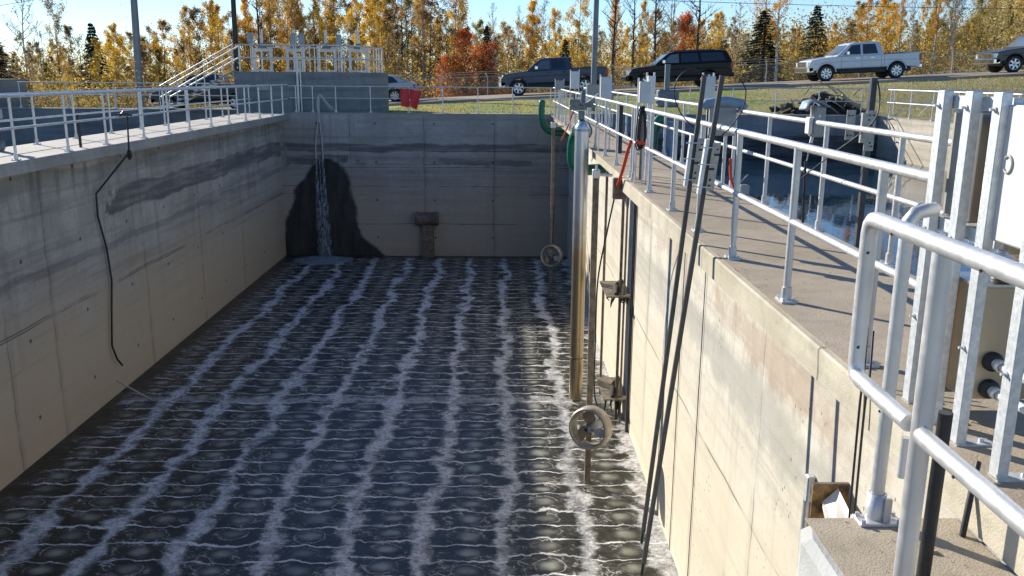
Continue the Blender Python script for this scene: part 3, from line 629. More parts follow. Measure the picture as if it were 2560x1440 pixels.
MB().tube(smooth_path([(1.60, 18.7, 1.18), (1.60, 18.6, 1.0), (1.64, 18.6, .93), (1.76, 18.4, 1.0), (1.92, 18.2, 1.15)]), .012, 6).obj('cable', HOSE, v)
MB().lathe((1.64, 18.78, .52), (0, 0, 1), [(.08, 0), (.07, .08), (.0, .09)], 12).obj('neck', GREEN, v)
t = thing('air_pipe', 'far green bent air pipe reaching over the tank corner', 'pipe', (1.45, 33, 0))
MB().tube(smooth_path([(1.42, 33., .56), (1.40, 33, .3), (1.43, 33, -.1), (1.6, 33.0, -.42), (2.0, 33, -.55), (2.6, 33, -.55)], 5), [.11]+[.12]*25, 14).obj('green_elbow', GREEN, t)
MB().lathe((1.42, 33., .56), (0, 0, 1), [(.12, -.03), (.12, .03), (.08, .07), (0, .08)], 14).obj('pipe_cap', GREEN, t)
# right-hand basin side green pipe and blue cover
t = thing('air_pipe', 'green elbow pipe rising on the outer side of the right walkway', 'pipe', (3.35, 19.4, 0))
MB().tube(smooth_path([(3.5, 19.4, .62), (3.36, 19.4, .55), (3.27, 19.4, .35), (3.25, 19.4, -.0), (3.25, 19.4, -.7)], 5), .12, 14).obj('green_elbow', GREEN, t)
MB().tube([(3.62, 19.3, .55), (3.62, 19.3, -1.6)], .15, 16).obj('blue_grey_pipe', simple('blue_grey_pipe', (.16, .22, .33), .4, .4), t)
MB().box(3.3, 3.75, 19.2, 19.5, .85, 1.22, .03).obj('motor_cover', GREYBOX, t)
MB().tube([(3.5, 19.35, 1.2), (3.5, 19.35, 1.75)], .06, 8).obj('stem_cover', GREYBOX, t)

# mixers
def mixer(label, X, Y, z, topz, tilt):
    t = thing('submersible_mixer', label, 'mixer', (X, Y, -5.6), 'ring shrouded mixers on masts')
    MB().box(X-.05, X+.05, Y-.05, Y+.05, -5.7, topz).obj('mast', TAN, t)
    c = Vector((X-.01, Y-.32, z)); ax = Vector((math.sin(tilt)*-1, -math.cos(tilt), .12)).normalized()
    m = MB(); m.lathe(c, ax, [(.30, -.13), (.345, -.15), (.375, -.10), (.375, .05), (.35, .12), (.315, .13), (.30, .05), (.30, -.13)], 40); m.obj('shroud_ring', simple('worn_mixer_ring', (.36, .33, .28), .45, .35, .3, 5), t)
    m = MB(); m.lathe(c, ax, [(0, .16), (.04, .16), (.065, .10), (.085, -.02), (.10, -.1), (.10, -.34), (.0, -.36)], 20); m.obj('hub', simple('blue_grey_hub', (.17, .20, .25), .4, .3), t)
    MB().lathe(c, ax, [(0, .165), (.03, .165), (.032, .12)], 16).obj('hub_cap', BLACK, t)
    a = ax.cross(Vector((0, 0, 1))).normalized(); b = ax.cross(a)
    for k in range(3):
        g = 2*math.pi*k/3+.5; m = MB(); vs_ = []
        for (r, wd, tw, off) in ((.06, .55, .9, 0), (.12, .62, .75, .06), (.19, .62, .55, .14), (.26, .50, .4, .22), (.292, .28, .35, .28)):
            for s_ in (-1, 1):
                gg = g+off*1.3+s_*wd*(.9 if r < .2 else .75); vs_.append(c+(a*math.cos(gg)+b*math.sin(gg))*r+ax*(s_*.07*tw))
        fs = [(2*i, 2*i+1, 2*i+3, 2*i+2) for i in range(4)]
        m.add(vs_, fs, True); m.add([p-ax*.012 for p in vs_], [f[::-1] for f in fs], True)
        m.obj('blade', simple('tan_blade', (.40, .33, .23), .4, .5, .15, 6) if k == 0 else GALV if k == 1 else TAN, t)
    MB().box(X-.035, X+.035, Y-.28, Y-.05, z-.04, z+.04).obj('mount_arm', TAN, t)
    return t
mixer('nearer ring shrouded mixer hanging on a square mast over the foam', 1.53, 14.53, -4.41, -.08, .5)
mixer('farther ring shrouded mixer in the shade near the far wall', 1.62, 28.9, -4.30, -.05, .35)
t = thing('mast_holder', 'steel holder bracket fixing the mixer mast top to the walkway edge', 'bracket', (1.55, 14.5, -.1))
m = MB(); m.tube([(1.5, 14.5, -.08), (1.80, 14.55, -.1)], .025, 8); m.box(1.47, 1.59, 14.45, 14.6, -.14, .0, .01); m.tube([(1.53, 14.5, -.0), (1.53, 14.5, .07)], .02, 8); m.obj('arm', ALU, t)
m = MB(); m.box(1.66, 1.86, 13.25, 13.37, -.32, .0, .01); m.obj('roller_box', RUST, t)
t = thing('mast_holder', 'steel holder bracket fixing the far mixer mast to the slab edge', 'bracket', (1.65, 28.9, -.1))
m = MB(); m.tube([(1.6, 28.9, -.06), (1.97, 28.9, -.1)], .03, 8); m.box(1.54, 1.70, 28.8, 29.0, -.14, .04, .01); m.obj('arm', ALU, t)
# guide rails on the right wall; last tube stands in for a shadow
gl = [('leftmost thin guide rail on the cream wall by the silver pipe', 2.25, 19.08, .03), ('first of the close pair of guide rails on the cream wall', 2.42, 17.62, .028), ('second of the close pair of guide rails on the cream wall', 2.47, 17.35, .022), ('dark upright tube added as a shadow line on the cream wall', 2.56, 16.9, .035)]
for lb, X, Y, r in gl:
    o = MB().tube([(X, Y, -.2), (X, Y, -5.7)], r, 8).obj('guide_rail_or_shadow_line', TAN if r < .033 else DARKTUBE, None, (X, Y, -5.6)); tag(o, lb, 'pipe', 'guide rails on the cream wall')
for i, zz in enumerate((-2.85, -5.05)):
    t = thing('rail_bracket', ['upper bracket holding the guide rails with hanging debris', 'lower bracket near the water matted with debris'][i], 'bracket', (2.4, 17.6, zz), 'guide rail brackets')
    m = MB(); m.box(2.1, 2.6, 17.2, 18.6, zz, zz+.03); m.obj('bracket_plate', TAN, t)
    m = MB(); rg = random.Random(5+i)
    for k in range(26 if i else 12):
        X = rg.uniform(2.15, 2.58); Y = rg.uniform(17.1, 18.5); l = rg.uniform(.08, .45 if i else .2)
        m.tube([(X, Y, zz+.02), (X+rg.uniform(-.04, .04), Y, zz-l*.5), (X+rg.uniform(-.06, .06), Y+.02, zz-l)], [.03, .02, .005], 5)
    tag(m.obj('hanging_debris', WEED, t), kind='stuff')
    m = MB(); m.tube([(2.3, 17.3, zz+.05), (2.35, 17.7, zz+.1), (2.5, 18.3, zz+.06), (2.6, 18.6, zz+.05)], [.04, .07, .06, .02], 6); m.obj('debris_mat', WEED, t)
for i, Y in enumerate((12.2, 10.9)):
    tag(MB().tube([(2.58, Y, -.21), (2.585, Y+.03, -5.7)], .006, 6).obj('wall_cable', DARKTUBE, None, (2.56, Y, -5.6)), ['thin dark cable running down the cream wall, farther of two', 'thin dark cable running down the cream wall, nearer of two'][i], 'cable', 'cables on the cream wall')
# mixer cable with orange sleeve and coil
t = thing('mixer_cable', 'black mixer cable with a coil on the rail and an orange wrapped section', 'cable', (1.8, 12.6, 0))
MB().tube(smooth_path([(1.76, 12.25, .62), (1.75, 12.5, .45), (1.74, 12.8, .2), (1.72, 13.38, -.21)]), .026, 8).obj('orange_sleeve', ORANGE, t)
MB().tube(smooth_path([(1.72, 13.38, -.2), (1.70, 14.2, -1.), (1.62, 14.6, -1.9), (1.61, 14.6, -3.), (1.62, 14.6, -3.9), (1.72, 14.5, -4.3), (1.62, 14.4, -4.5)]), .014, 6).obj('cable', BLACK, t)
m = MB(); rg = random.Random(2)
for k in range(7):
    ox = rg.uniform(-.03, .03); dz = rg.uniform(-.04, .04)
    m.tube(smooth_path([(1.88+ox, 12.15, 1.09), (1.84+ox, 12.1, .95), (1.83+ox, 12.12, .62+dz), (1.87+ox, 12.15, .55+dz), (1.92+ox, 12.15, .64+dz), (1.90+ox, 12.12, .95), (1.88+ox, 12.15, 1.1)], 4), .009, 5)
m.obj('cable_coil', BLACK, t)
MB().tube([(1.82, 12.1, .62), (1.93, 12.15, .60)], .028, 8).obj('orange_tie', ORANGE, t)
t = thing('mixer_cable', 'far red cable running from a black post down to the far mixer', 'cable', (1.85, 25, 0))
MB().tube(smooth_path([(1.93, 24.8, .55), (1.86, 25.3, .2), (1.8, 26., -.1), (1.76, 27, -.4)]), .022, 6).obj('orange_sleeve', ORANGE, t)
MB().tube(smooth_path([(1.76, 27, -.4), (1.72, 28.3, -1.6), (1.68, 28.8, -2.8), (1.66, 28.8, -4.1)]), .012, 6).obj('cable', BLACK, t)
tag(MB().tube([(1.96, 24.7, 1.05), (1.96, 24.7, .5)], .045, 8).obj('black_post', BLACK, None, (1.96, 24.7, .5)), 'black padded post beside the far end of the rail', 'post')
t = thing('mixer_cable', 'short orange sleeved cable on the outer edge of the right walkway', 'cable', (3.1, 11.5, 0))
MB().tube(smooth_path([(2.98, 11.6, .45), (3.0, 11.6, .2), (3.06, 11.5, .0)]), .02, 6).obj('orange_sleeve', ORANGE, t)
m = MB(); m.box(3.07, 3.19, 11.35, 11.5, .005, .13, .01); m.tube(smooth_path([(3.0, 11.5, .2), (3.08, 11.45, .16), (3.13, 11.4, .22), (3.17, 11.4, .27)]), .01, 6); m.obj('pulley_box', DPANEL, t)

# instrument boxes on posts along right walkway: (x, y, w, z0, z1, style)
bx = [('white enclosure box mounted above the rail, largest on the inner side', 1.95, 12.4, .15, 1.13, 1.42, PANEL, .0), ('slim white box with a printed face on two thin posts', 2.2, 13.4, .11, 1.1, 1.5, WHITEP, .0),
      ('tall grey enclosure between two white posts farther along the rail', 2.05, 18.0, .22, 1.05, 1.48, PANEL, 0), ('small white box on the far part of the inner rail', 1.97, 24.9, .24, 1.15, 1.62, WHITEP, 0),
      ('broad grey louvred box on the outer side near the far end', 2.9, 27.0, .8, .8, 1.25, DPANEL, 0), ('pale tan box with a red button behind the probe masts', 3.02, 13.2, .16, 1.18, 1.50, PANEL, 1), ('small grey box at the very far end of the inner rail', 1.9, 30.5, .3, 1.05, 1.35, DPANEL, 0)]
for lb, X, Y, wd, z0, z1, mt, st in bx:
    t = thing('control_box', lb, 'control box', (X, Y, 0), 'control boxes on posts')
    MB().box(X-wd/2, X+wd/2, Y, Y+.12, z0, z1, .008).obj('box_body', mt, t)
    MB().box(X-wd/2+.015, X+wd/2-.015, Y-.006, Y-.001, z0+.02, z1-.02).obj('door', mt, t)
    for s_ in (-1, 1): MB().box(X+s_*wd/2-.012, X+s_*wd/2+.012, Y+.122, Y+.15, .004, z1+.05).obj('support_post', ALU, t)
    MB().tube([(X, Y+.05, z0), (X+.01, Y+.06, .02)], .013, 6).obj('conduit', BLACK if st else ALU, t)
    if st: MB().lathe((X-wd/2-.03, Y, z1-.05), (0, -1, 0), [(0, .02), (.035, .02), (.04, 0)], 12).obj('red_button', simple('red_button', (.5, .01, .01)), t)
tag(MB().tube([(2.28, 17.4, 1.02), (2.28, 17.4, .02)], .045, 8).obj('black_post', BLACK, None, (2.28, 17.4, 0)), 'black padded post standing among the control boxes', 'post')
tag(MB().tube([(2.0, 12.9, .98), (2.0, 12.9, .02)], .02, 8).obj('brown_rod', TAN, None, (2.0, 12.9, 0)), 'thin brown rod standing beside the cable coil', 'rod')

# sensor controller with sun hood on the outer rail
t = thing('sensor_controller', 'grey sensor controller with curved sun hood on the outer rail', 'controller', (3.15, 9.1, .9))
m = MB(); hp = []
for k in range(9):
    g = k/8; hp.append((3.02+.24*g, 1.235+.045*math.sin(math.pi*min(1, g*1.1))*(1 if g < .9 else .8)-(.05 if g == 0 else 0)-(.02*g)))
vv = []
for (hx, hz) in hp:
    for yy in (8.92, 9.16): vv.append((hx, yy, hz)); vv.append((hx, yy, hz-.018))
fs = []
for k in range(8):
    b = 4*k; fs += [(b, b+4, b+6, b+2), (b+1, b+3, b+7, b+5), (b, b+1, b+5, b+4), (b+2, b+6, b+7, b+3)]
fs += [(0, 2, 3, 1), (32, 33, 35, 34)]
m.add(vv, fs, True); m.obj('sun_hood', BLUEG, t)
MB().box(3.12, 3.235, 8.96, 9.12, .90, 1.21, .015).obj('controller_body', DPANEL, t)
MB().box(3.075, 3.115, 8.97, 9.1, .93, 1.10, .01).obj('side_plate', WHITEP, t)
m = MB(); m.add([(3.155, 8.955, 1.10), (3.185, 8.955, 1.10), (3.17, 8.955, 1.145)], [(0, 1, 2)]); m.obj('warning_mark', WHITEP, t)
MB().tube([(3.14, 9.04, .9), (3.13, 9.04, .84)], .018, 8).obj('cable_gland', WHITEP, t)
MB().tube(smooth_path([(3.12, 9.04, .85), (3.115, 9.05, .70), (3.10, 9.06, .62)]), .006, 6).obj('cable', HOSE, t)
tag(MB().tube([(3.10, 9.06, .66), (3.13, 9.08, .01)], .014, 8).obj('probe_rod', BLACK, None, (3.13, 9.08, 0)), 'thin black probe rod standing under the sensor controller', 'rod')
t = thing('probe_mast', 'dark upright probe mast with perforated bracket on the outer rail', 'mast', (3.24, 7.85, 0), 'probe masts clamped to the rail')
MB().box(3.21, 3.26, 7.86, 7.91, -1.7, 1.49).obj('mast_tube', DARKTUBE, t)
m = MB(); m.box(3.185, 3.27, 7.835, 7.843, .86, 1.21); m.box(3.15, 3.185, 7.835, 7.87, .93, 1.19); m.obj('bracket_plate', BRKT, t)
for (a, b) in ((3.21, 1.17), (3.25, 1.17), (3.21, 1.13), (3.235, 1.08), (3.235, .93), (3.25, .90)): m = MB(); m.box(a-.008, a+.008, 7.829, 7.834, b-.006, b+.006); m.obj('bracket_slot', BLACK, t)
MB().tube(smooth_path([(3.25, 7.83, 1.46), (3.27, 7.8, 1.3), (3.2, 7.75, 1.1), (3.0, 8.1, .80), (2.9, 8.6, .52), (2.98, 8.9, .47), (3.08, 9.0, .60)], 6), .006, 6).obj('cable_loop', BLACK, t)
t = thing('rail_bracket', 'spare perforated white bracket plate clamped to the outer rail', 'bracket', (3.2, 8.25, 1))
m = MB(); m.box(3.16, 3.24, 8.22, 8.228, .93, 1.20); m.obj('bracket_plate', BRKT, t)
for (a, b) in ((3.18, 1.15), (3.21, 1.15), (3.18, .97), (3.21, .97)): m = MB(); m.box(a-.007, a+.007, 8.214, 8.219, b-.006, b+.006); m.obj('bracket_slot', BLACK, t)
# clamp rings on the mid rail
# white wooden edge marker in the water reflections: thin white float cord
tag(MB().tube([(5.2, 13.2, -1.6), (5.22, 13.2, -1.2)], .02, 6).obj('level_rod', HOSE, None, (5.2, 13.2, -1.6)), 'thin white level rod standing in the dark basin water', 'rod')

# dark vertical streaks under the left walkway edge are in the wall material (drips)
# far wall tee pipe
t = thing('outlet_pipe', 'rusty tee shaped outlet pipe on the far tank wall', 'pipe', (-3, 34.7, -5.6))
m = MB(); m.lathe((-3.46, 34.68, -4.05), (1, 0, 0), [(0, 0), (.26, 0), (.28, .02), (.28, .09), (.25, .10), (.25, .78), (.28, .79), (.28, .87), (.26, .9), (0, .9)], 24); m.obj('horizontal_pipe', RUST, t)
MB().box(-3.22, -2.76, 34.6, 34.91, -5.7, -4.3).obj('support_pillar', RUST, t)
# double hose on far wall and falling water
t = thing('discharge_hose', 'pair of pale hoses hung over the far wall beside the corner', 'hose', (-7.2, 34.85, -1.7))
MB().tube(smooth_path([(-6.6, 35.5, .05), (-6.95, 35.3, .45), (-7.12, 35.15, .72), (-7.2, 34.95, .5), (-7.2, 34.87, -.2), (-7.33, 34.86, -1.1), (-7.34, 34.86, -1.72)]), .035, 8).obj('hose', HOSE, t)
MB().tube(smooth_path([(-6.75, 35.45, .05), (-7.0, 35.2, .5), (-7.16, 35.1, .70), (-7.16, 34.95, .45), (-7.15, 34.87, -.2), (-7.08, 34.86, -1.), (-7.07, 34.86, -1.75)]), .035, 8).obj('hose', HOSE, t)
FALL = NT('falling_water', .4, 0, (.34, .40, .46)); P, x, y, z = FALL.pos()
FALL._in(FALL.b.inputs['Alpha'], FALL.mr(FALL.noise(FALL.comb(FALL.M('MULTIPLY', x, 9), 0, FALL.M('MULTIPLY', z, 2.2)), 1.5, 5, .7), .40, .66, .0, .6)); FALL.bump(FALL.noise(P, 8, 4), .6, .03)
m = MB()
for (xa, w0, w1) in ((-7.34, .05, .16), (-7.07, .05, .17), (-7.2, .02, .22)):
    m.tube([(xa, 34.83, -1.74), (xa+.02, 34.78, -2.6), (xa+.05, 34.77, -4.2), (xa+.08, 34.77, -5.6)], [w0, w0*1.3, w1*.9, w1], 10, False)
tag(m.obj('water_stream', FALL.m, None, (-7.2, 34.8, -5.6)), 'thin stream of water falling from the hoses into the tank', 'water stream')
# splash foam
FOAMM = simple('splash_foam', (.22, .25, .29), .8, 0, .3, 7, .3, .6)
m = MB(); rg = random.Random(9); nn = 26; vv = [(-7.05, 34.1, -5.5)]
for rI, (rad, zz) in enumerate(((.35, -5.50), (.7, -5.55), (.98, -5.61))):
    for k in range(nn):
        g = 2*math.pi*k/nn; q = rad*(1+rg.uniform(-.12, .12)); vv.append((-7.05+q*1.25*math.cos(g), 34.0+q*.85*math.sin(g), zz+rg.uniform(-.012, .012)))
fs = [(0, 1+k, 1+(k+1) % nn) for k in range(nn)]
for rI in range(2):
    b = 1+rI*nn; fs += [(b+k, b+nn+k, b+nn+(k+1) % nn, b+(k+1) % nn) for k in range(nn)]
m.add(vv, fs, True); tag(m.obj('splash_foam', FOAMM, None, (-7, 34, -5.6)), 'pale mound of foam where the stream hits the water', 'foam')
# left wall hose and sampling rod
t = thing('sampling_hose', 'black hose hanging crookedly down the left tank wall from a rail clamp', 'hose', (-8.3, 19.8, 0))
MB().tube([(-8.30, 19.87, .56), (-8.26, 19.70, -.22)], .018, 6).obj('upper_rod', BLACK, t)
MB().tube([(-8.26, 19.70, -.22), (-8.66, 18.79, -1.02), (-8.66, 18.76, -1.49), (-8.66, 19.02, -2.24), (-8.66, 19.11, -2.98), (-8.66, 18.9, -3.9), (-8.66, 18.8, -4.41), (-8.62, 18.9, -4.75), (-8.6, 19.08, -4.95)], .022, 6).obj('hose', BLACK, t)
m = MB(); m.tube([(-8.42, 19.6, .60), (-8.34, 19.85, .60), (-8.3, 20.1, .57)], [.02, .035, .02], 6); m.tube([(-8.42, 19.75, .56), (-8.4, 19.95, .66)], .025, 6); m.obj('clamp', BLACK, t)
MB().tube([(-7.99, 17.4, -4.72), (-7.83, 18.65, -5.62)], .018, 6).obj('pale_rod', HOSE, t)
m = MB(); m.lathe((-8.26, 19.70, -.26), (0, 0, 1), [(0, .1), (.05, .08), (.06, -.05), (.02, -.12)], 8); m.obj('collar', WEED, t)
tag(MB().tube([(-8.6, 18.2, .66), (-8.60, 18.2, .01)], .03, 8).obj('black_post', BLACK, None, (-8.6, 18.2, 0)), 'short black rod standing on the left walkway', 'rod')
t = thing('probe_mast', 'grey probe mast with clamps beside the outer left rail', 'mast', (-9.75, 17.3, 0))
MB().tube([(-9.72, 17.25, 1.5 if 0 else .95), (-9.68, 17.25, .02)], .05, 8).obj('mast_tube', DARKTUBE, t)
m = MB(); m.box(-9.80, -9.6, 17.2, 17.3, .62, .80, .01); m.lathe((-9.72, 17.2, .85), (0, 0, 1), [(.03, 0), (.05, .06), (.02, .2), (0, .22)], 8); m.obj('bracket_plate', DPANEL, t)
m = MB(); m.lathe((-9.6, 17.1, .02), (0, 0, 1), [(.0, .2), (.07, .18), (.08, .06), (.05, 0)], 10); m.obj('connector', GREYBOX, t)
# red sheets on far rail
for i, pts in enumerate(([(-4.05, 35.18, .98), (-3.68, 35.2, .97), (-3.66, 35.16, .26), (-3.98, 35.14, .30)], [(-3.66, 35.2, .96), (-3.20, 35.18, .88), (-3.38, 35.12, .18), (-3.63, 35.14, .28)])):
    m = MB(); a, b, c, d = [Vector(p) for p in pts]; nx = 6; vv = []
    for j in range(nx+1):
        for k in range(nx+1):
            u, v_ = k/nx, j/nx; p = (a*(1-u)+b*u)*(1-v_)+(d*(1-u)+c*u)*v_
            vv.append(p+Vector((0, -.03*math.sin(u*5+v_*2), .012*math.sin(u*9))))
    fs = [(j*(nx+1)+k, j*(nx+1)+k+1, (j+1)*(nx+1)+k+1, (j+1)*(nx+1)+k) for j in range(nx) for k in range(nx)]
    vb = [p+Vector((0, .025, 0)) for p in vv]; m.add(vv, fs, True); m.add(vb, [q[::-1] for q in fs], True)
    tag(m.obj('red_bag', RED, None, tuple(a)), ['left one of two red vinyl sheets hanging on the far rail', 'right one of two red vinyl sheets hanging on the far rail'][i], 'sheet', 'red sheets on the far rail')

# ================================================================= HEADWORKS BLOCK with gates and stairs
t = thing('gate_structure', 'raised blue grey concrete block with sluice gates beyond the tank', 'concrete structure', (-8, 38, 0))
m = MB(); oc = [(-10.9, 36.75)]
oc += [(-6.3+1.15*math.cos(math.radians(g)), 37.9-1.15*math.cos(0)+1.15+1.15*math.sin(math.radians(g))) for g in ()]
cxx, cyy, rr_ = -6.35, 37.95, 1.2
oc += [(-6.35, 36.75)]+[(cxx+rr_*math.cos(math.radians(-90+g)), cyy+rr_*math.sin(math.radians(-90+g))) for g in (15, 30, 45, 60, 75, 90)]+[(-5.15, 40.5), (-10.9, 40.5)]
n = len(oc); m.add([(a, b, -.2) for a, b in oc]+[(a, b, 1.58) for a, b in oc], [(i, (i+1) % n, n+(i+1) % n, n+i) for i in range(n)]+[tuple(range(n, 2*n))])
m.obj('concrete_block', GREYC, t)
m = MB(); m.box(-8.35, -8.27, 36.6, 36.74, .0, 2.3); m.box(-8.22, -8.17, 36.62, 36.74, .0, 2.0); m.obj('conduit', ALU, t)
m = MB(); m.box(-10.0, -9.5, 36.70, 36.745, .85, 1.1); m.obj('plaque', DPANEL, t)
fr = rail_run('light guard rail round the top of the raised concrete block', (-10.75, 36.95, 0), (-6.35, 36.95, 0), [.05, .6, 2.9, 3.3, 4.3], z0=1.58, r=.03, pr=.025, flange=False, n=8)
MB().tube([(-6.35, 36.95, 2.63), (-5.8, 37.2, 2.61), (-5.4, 37.9, 2.58), (-5.35, 40.3, 2.58)], .03, 8).obj('handrail', ALU, fr)
MB().tube([(-6.35, 36.95, 2.13), (-5.8, 37.2, 2.11), (-5.4, 37.9, 2.08), (-5.35, 40.3, 2.08)], .025, 8).obj('middle_rail', ALU, fr)
for (a, b) in ((-5.8, 37.2), (-5.4, 37.9), (-5.36, 38.5), (-5.36, 39.2), (-5.35, 40.2)): MB().tube([(a, b, 1.58), (a, b, 2.6)], .024, 8).obj('post', ALU, fr)
fb = rail_run('light guard rail along the back edge of the raised concrete block', (-10.75, 40.35, 0), (-5.35, 40.35, 0), [.05, 1.2, 2.4, 3.6, 4.8, 5.35], z0=1.58, r=.028, pr=.024, flange=False, n=8)
for i, gx in enumerate((-10.0, -8.65, -7.35, -6.05)):
    g = thing('sluice_gate', ['leftmost', 'second from left', 'third from left', 'rightmost'][i]+' sluice gate frame with stem cover on the concrete block', 'sluice gate', (gx, 38, 1.58), 'sluice gates on the block')
    m = MB(); m.box(gx-.39, gx-.29, 37.9, 38.0, 1.58, 2.48); m.box(gx+.29, gx+.39, 37.9, 38.0, 1.58, 2.48); m.box(gx-.40, gx+.40, 37.88, 38.02, 2.40, 2.53); m.obj('gate_frame', PANEL, g)
    m = MB(); m.tube([(gx-.02, 37.9, 1.6), (gx-.02, 37.9, 2.5)], .018, 6); m.box(gx-.28, gx+.28, 37.93, 37.96, 1.6, 1.66); m.obj('gate_stem', ALU, g)
    m = MB(); m.box(gx-.16, gx+.18, 37.8, 38.0, 2.53, 2.62, .01); m.box(gx-.08, gx+.1, 37.82, 37.98, 2.62, 2.74, .01); m.tube([(gx+.1, 37.8, 2.62), (gx+.26, 37.8, 2.62)], .03, 8); m.obj('operator', GREYBOX, g)
    m = MB(); m.tube([(gx+.02, 37.9, 2.7), (gx+.02, 37.9, 3.28)], .035, 8); m.tube([(gx-.06, 37.9, 2.7), (gx-.06, 37.9, 3.3)], .014, 6); m.obj('stem_cover', WHITEP, g)
for i, (bx_, z0) in enumerate(((-10.3, 2.72), (-8.55, 2.70), (-8.22, 2.70), (-6.72, 2.66))):
    g = thing('control_box', ['leftmost grey box on a post above the gates', 'left box of the middle pair above the gates', 'right box of the middle pair above the gates', 'rightmost grey box on a post above the gates'][i], 'control box', (bx_, 37.3, 1.58), 'control boxes above the gates')
    MB().box(bx_-.10, bx_+.10, 37.2, 37.35, z0, z0+.4, .01).obj('box_body', simple('grey_control_box', (.30, .34, .37), .5), g)
    m = MB(); m.box(bx_-.06, bx_-.02, 37.36, 37.4, 1.58, z0+.3); m.box(bx_+.03, bx_+.07, 37.36, 37.4, 1.58, z0+.3); m.obj('support_post', ALU, g)
# stairs
t = thing('stairs', 'aluminium stairs with doubled handrails climbing to the concrete block', 'stairs', (-13.9, 37.6, 0))
A = Vector((-14.1, 0, -.05)); B = Vector((-10.92, 0, 1.62))
for yy in (36.95, 38.0):
    MB().beam(A+Vector((0, yy, 0)), B+Vector((0, yy, 0)), .04, .2).obj('stringer', DPANEL, t)
    for h in (1.03, .58): MB().tube([A+Vector((.1, yy, h)), B+Vector((0, yy, h))], .03, 8).obj('handrail', ALU, t)
    for k in (.02, .25, .5, .75, .98):
        p = A.lerp(B, k)+Vector((0, yy, 0)); MB().tube([p, p+Vector((0, 0, 1.02))], .022, 8).obj('post', ALU, t)
for k in range(9):
    p = A.lerp(B, (k+.5)/9); m = MB(); m.box(p.x-.14, p.x+.14, 36.98, 37.97, p.z+.02, p.z+.06); m.obj('tread', GALV, t)

# ================================================================= POLES AND WIRES
def pole(label, p, q, r0, r1, mat):
    o = MB().tube([p, q], [r0, r1], 12).obj('utility_pole', mat, None, p); tag(o, label, 'pole', 'tall poles'); return o
GPOLE = simple('grey_pole', (.20, .22, .245), .5, .2, .1, 2)
pole('wide grey pole rising beyond the left basin', (-24.1, 60, -1.2), (-23.75, 60, 14), .26, .17, GPOLE)
pole('thin dark pole rising behind the stairs', (-18.2, 62, -1.), (-18.0, 62, 15), .19, .14, simple('dark_pole', (.03, .03, .035), .6))
pole('grey steel pole rising beyond the right walkway end', (3.88, 39, 0), (3.93, 39, 9), .13, .10, GPOLE)
def wire(label, p, q, sag, r=.02):
    p = Vector(p); q = Vector(q); pts = [p.lerp(q, k/24)-Vector((0, 0, sag*4*(k/24)*(1-k/24))) for k in range(25)]
    tag(MB().tube(pts, r, 5).obj('power_line', BLACK, None, tuple(p)), label, 'power line', 'overhead wires')
wire('thin overhead wire crossing the upper left sky', (-44, 60, 4.0), (-10, 60, 9.8), .3, .018)
wire('thin overhead wire crossing the top of the sky to the right', (-12, 62, 7.4), (45, 62, 6.2), .45, .018)

# ================================================================= VEHICLES
def inset(poly, d):
    n = len(poly); out = []
    for i in range(n):
        p0 = Vector(poly[i-1]); p1 = Vector(poly[i]); p2 = Vector(poly[(i+1) % n])
        a = (p1-p0); b = (p2-p1)
        if a.length < 1e-6 or b.length < 1e-6: out.append(tuple(p1)); continue
        a.normalize(); b.normalize(); na = Vector((a.y, -a.x)); nb = Vector((b.y, -b.x)); k = na+nb
        if k.length < .2: k = na
        k.normalize(); k = k/max(.5, k.dot(na)); out.append((p1.x+k.x*d, p1.y+k.y*d))
    return out
def loft(secs, caps=True):
    m = MB(); n = len(secs[0]); vv = [p for s_ in secs for p in s_]; fs = []
    for k in range(len(secs)-1):
        for i in range(n): j = (i+1) % n; fs.append((k*n+i, k*n+j, (k+1)*n+j, (k+1)*n+i))
    if caps: fs += [tuple(range(n)), tuple(range((len(secs)-1)*n+n-1, (len(secs)-1)*n-1, -1))]
    m.add(vv, fs); return m
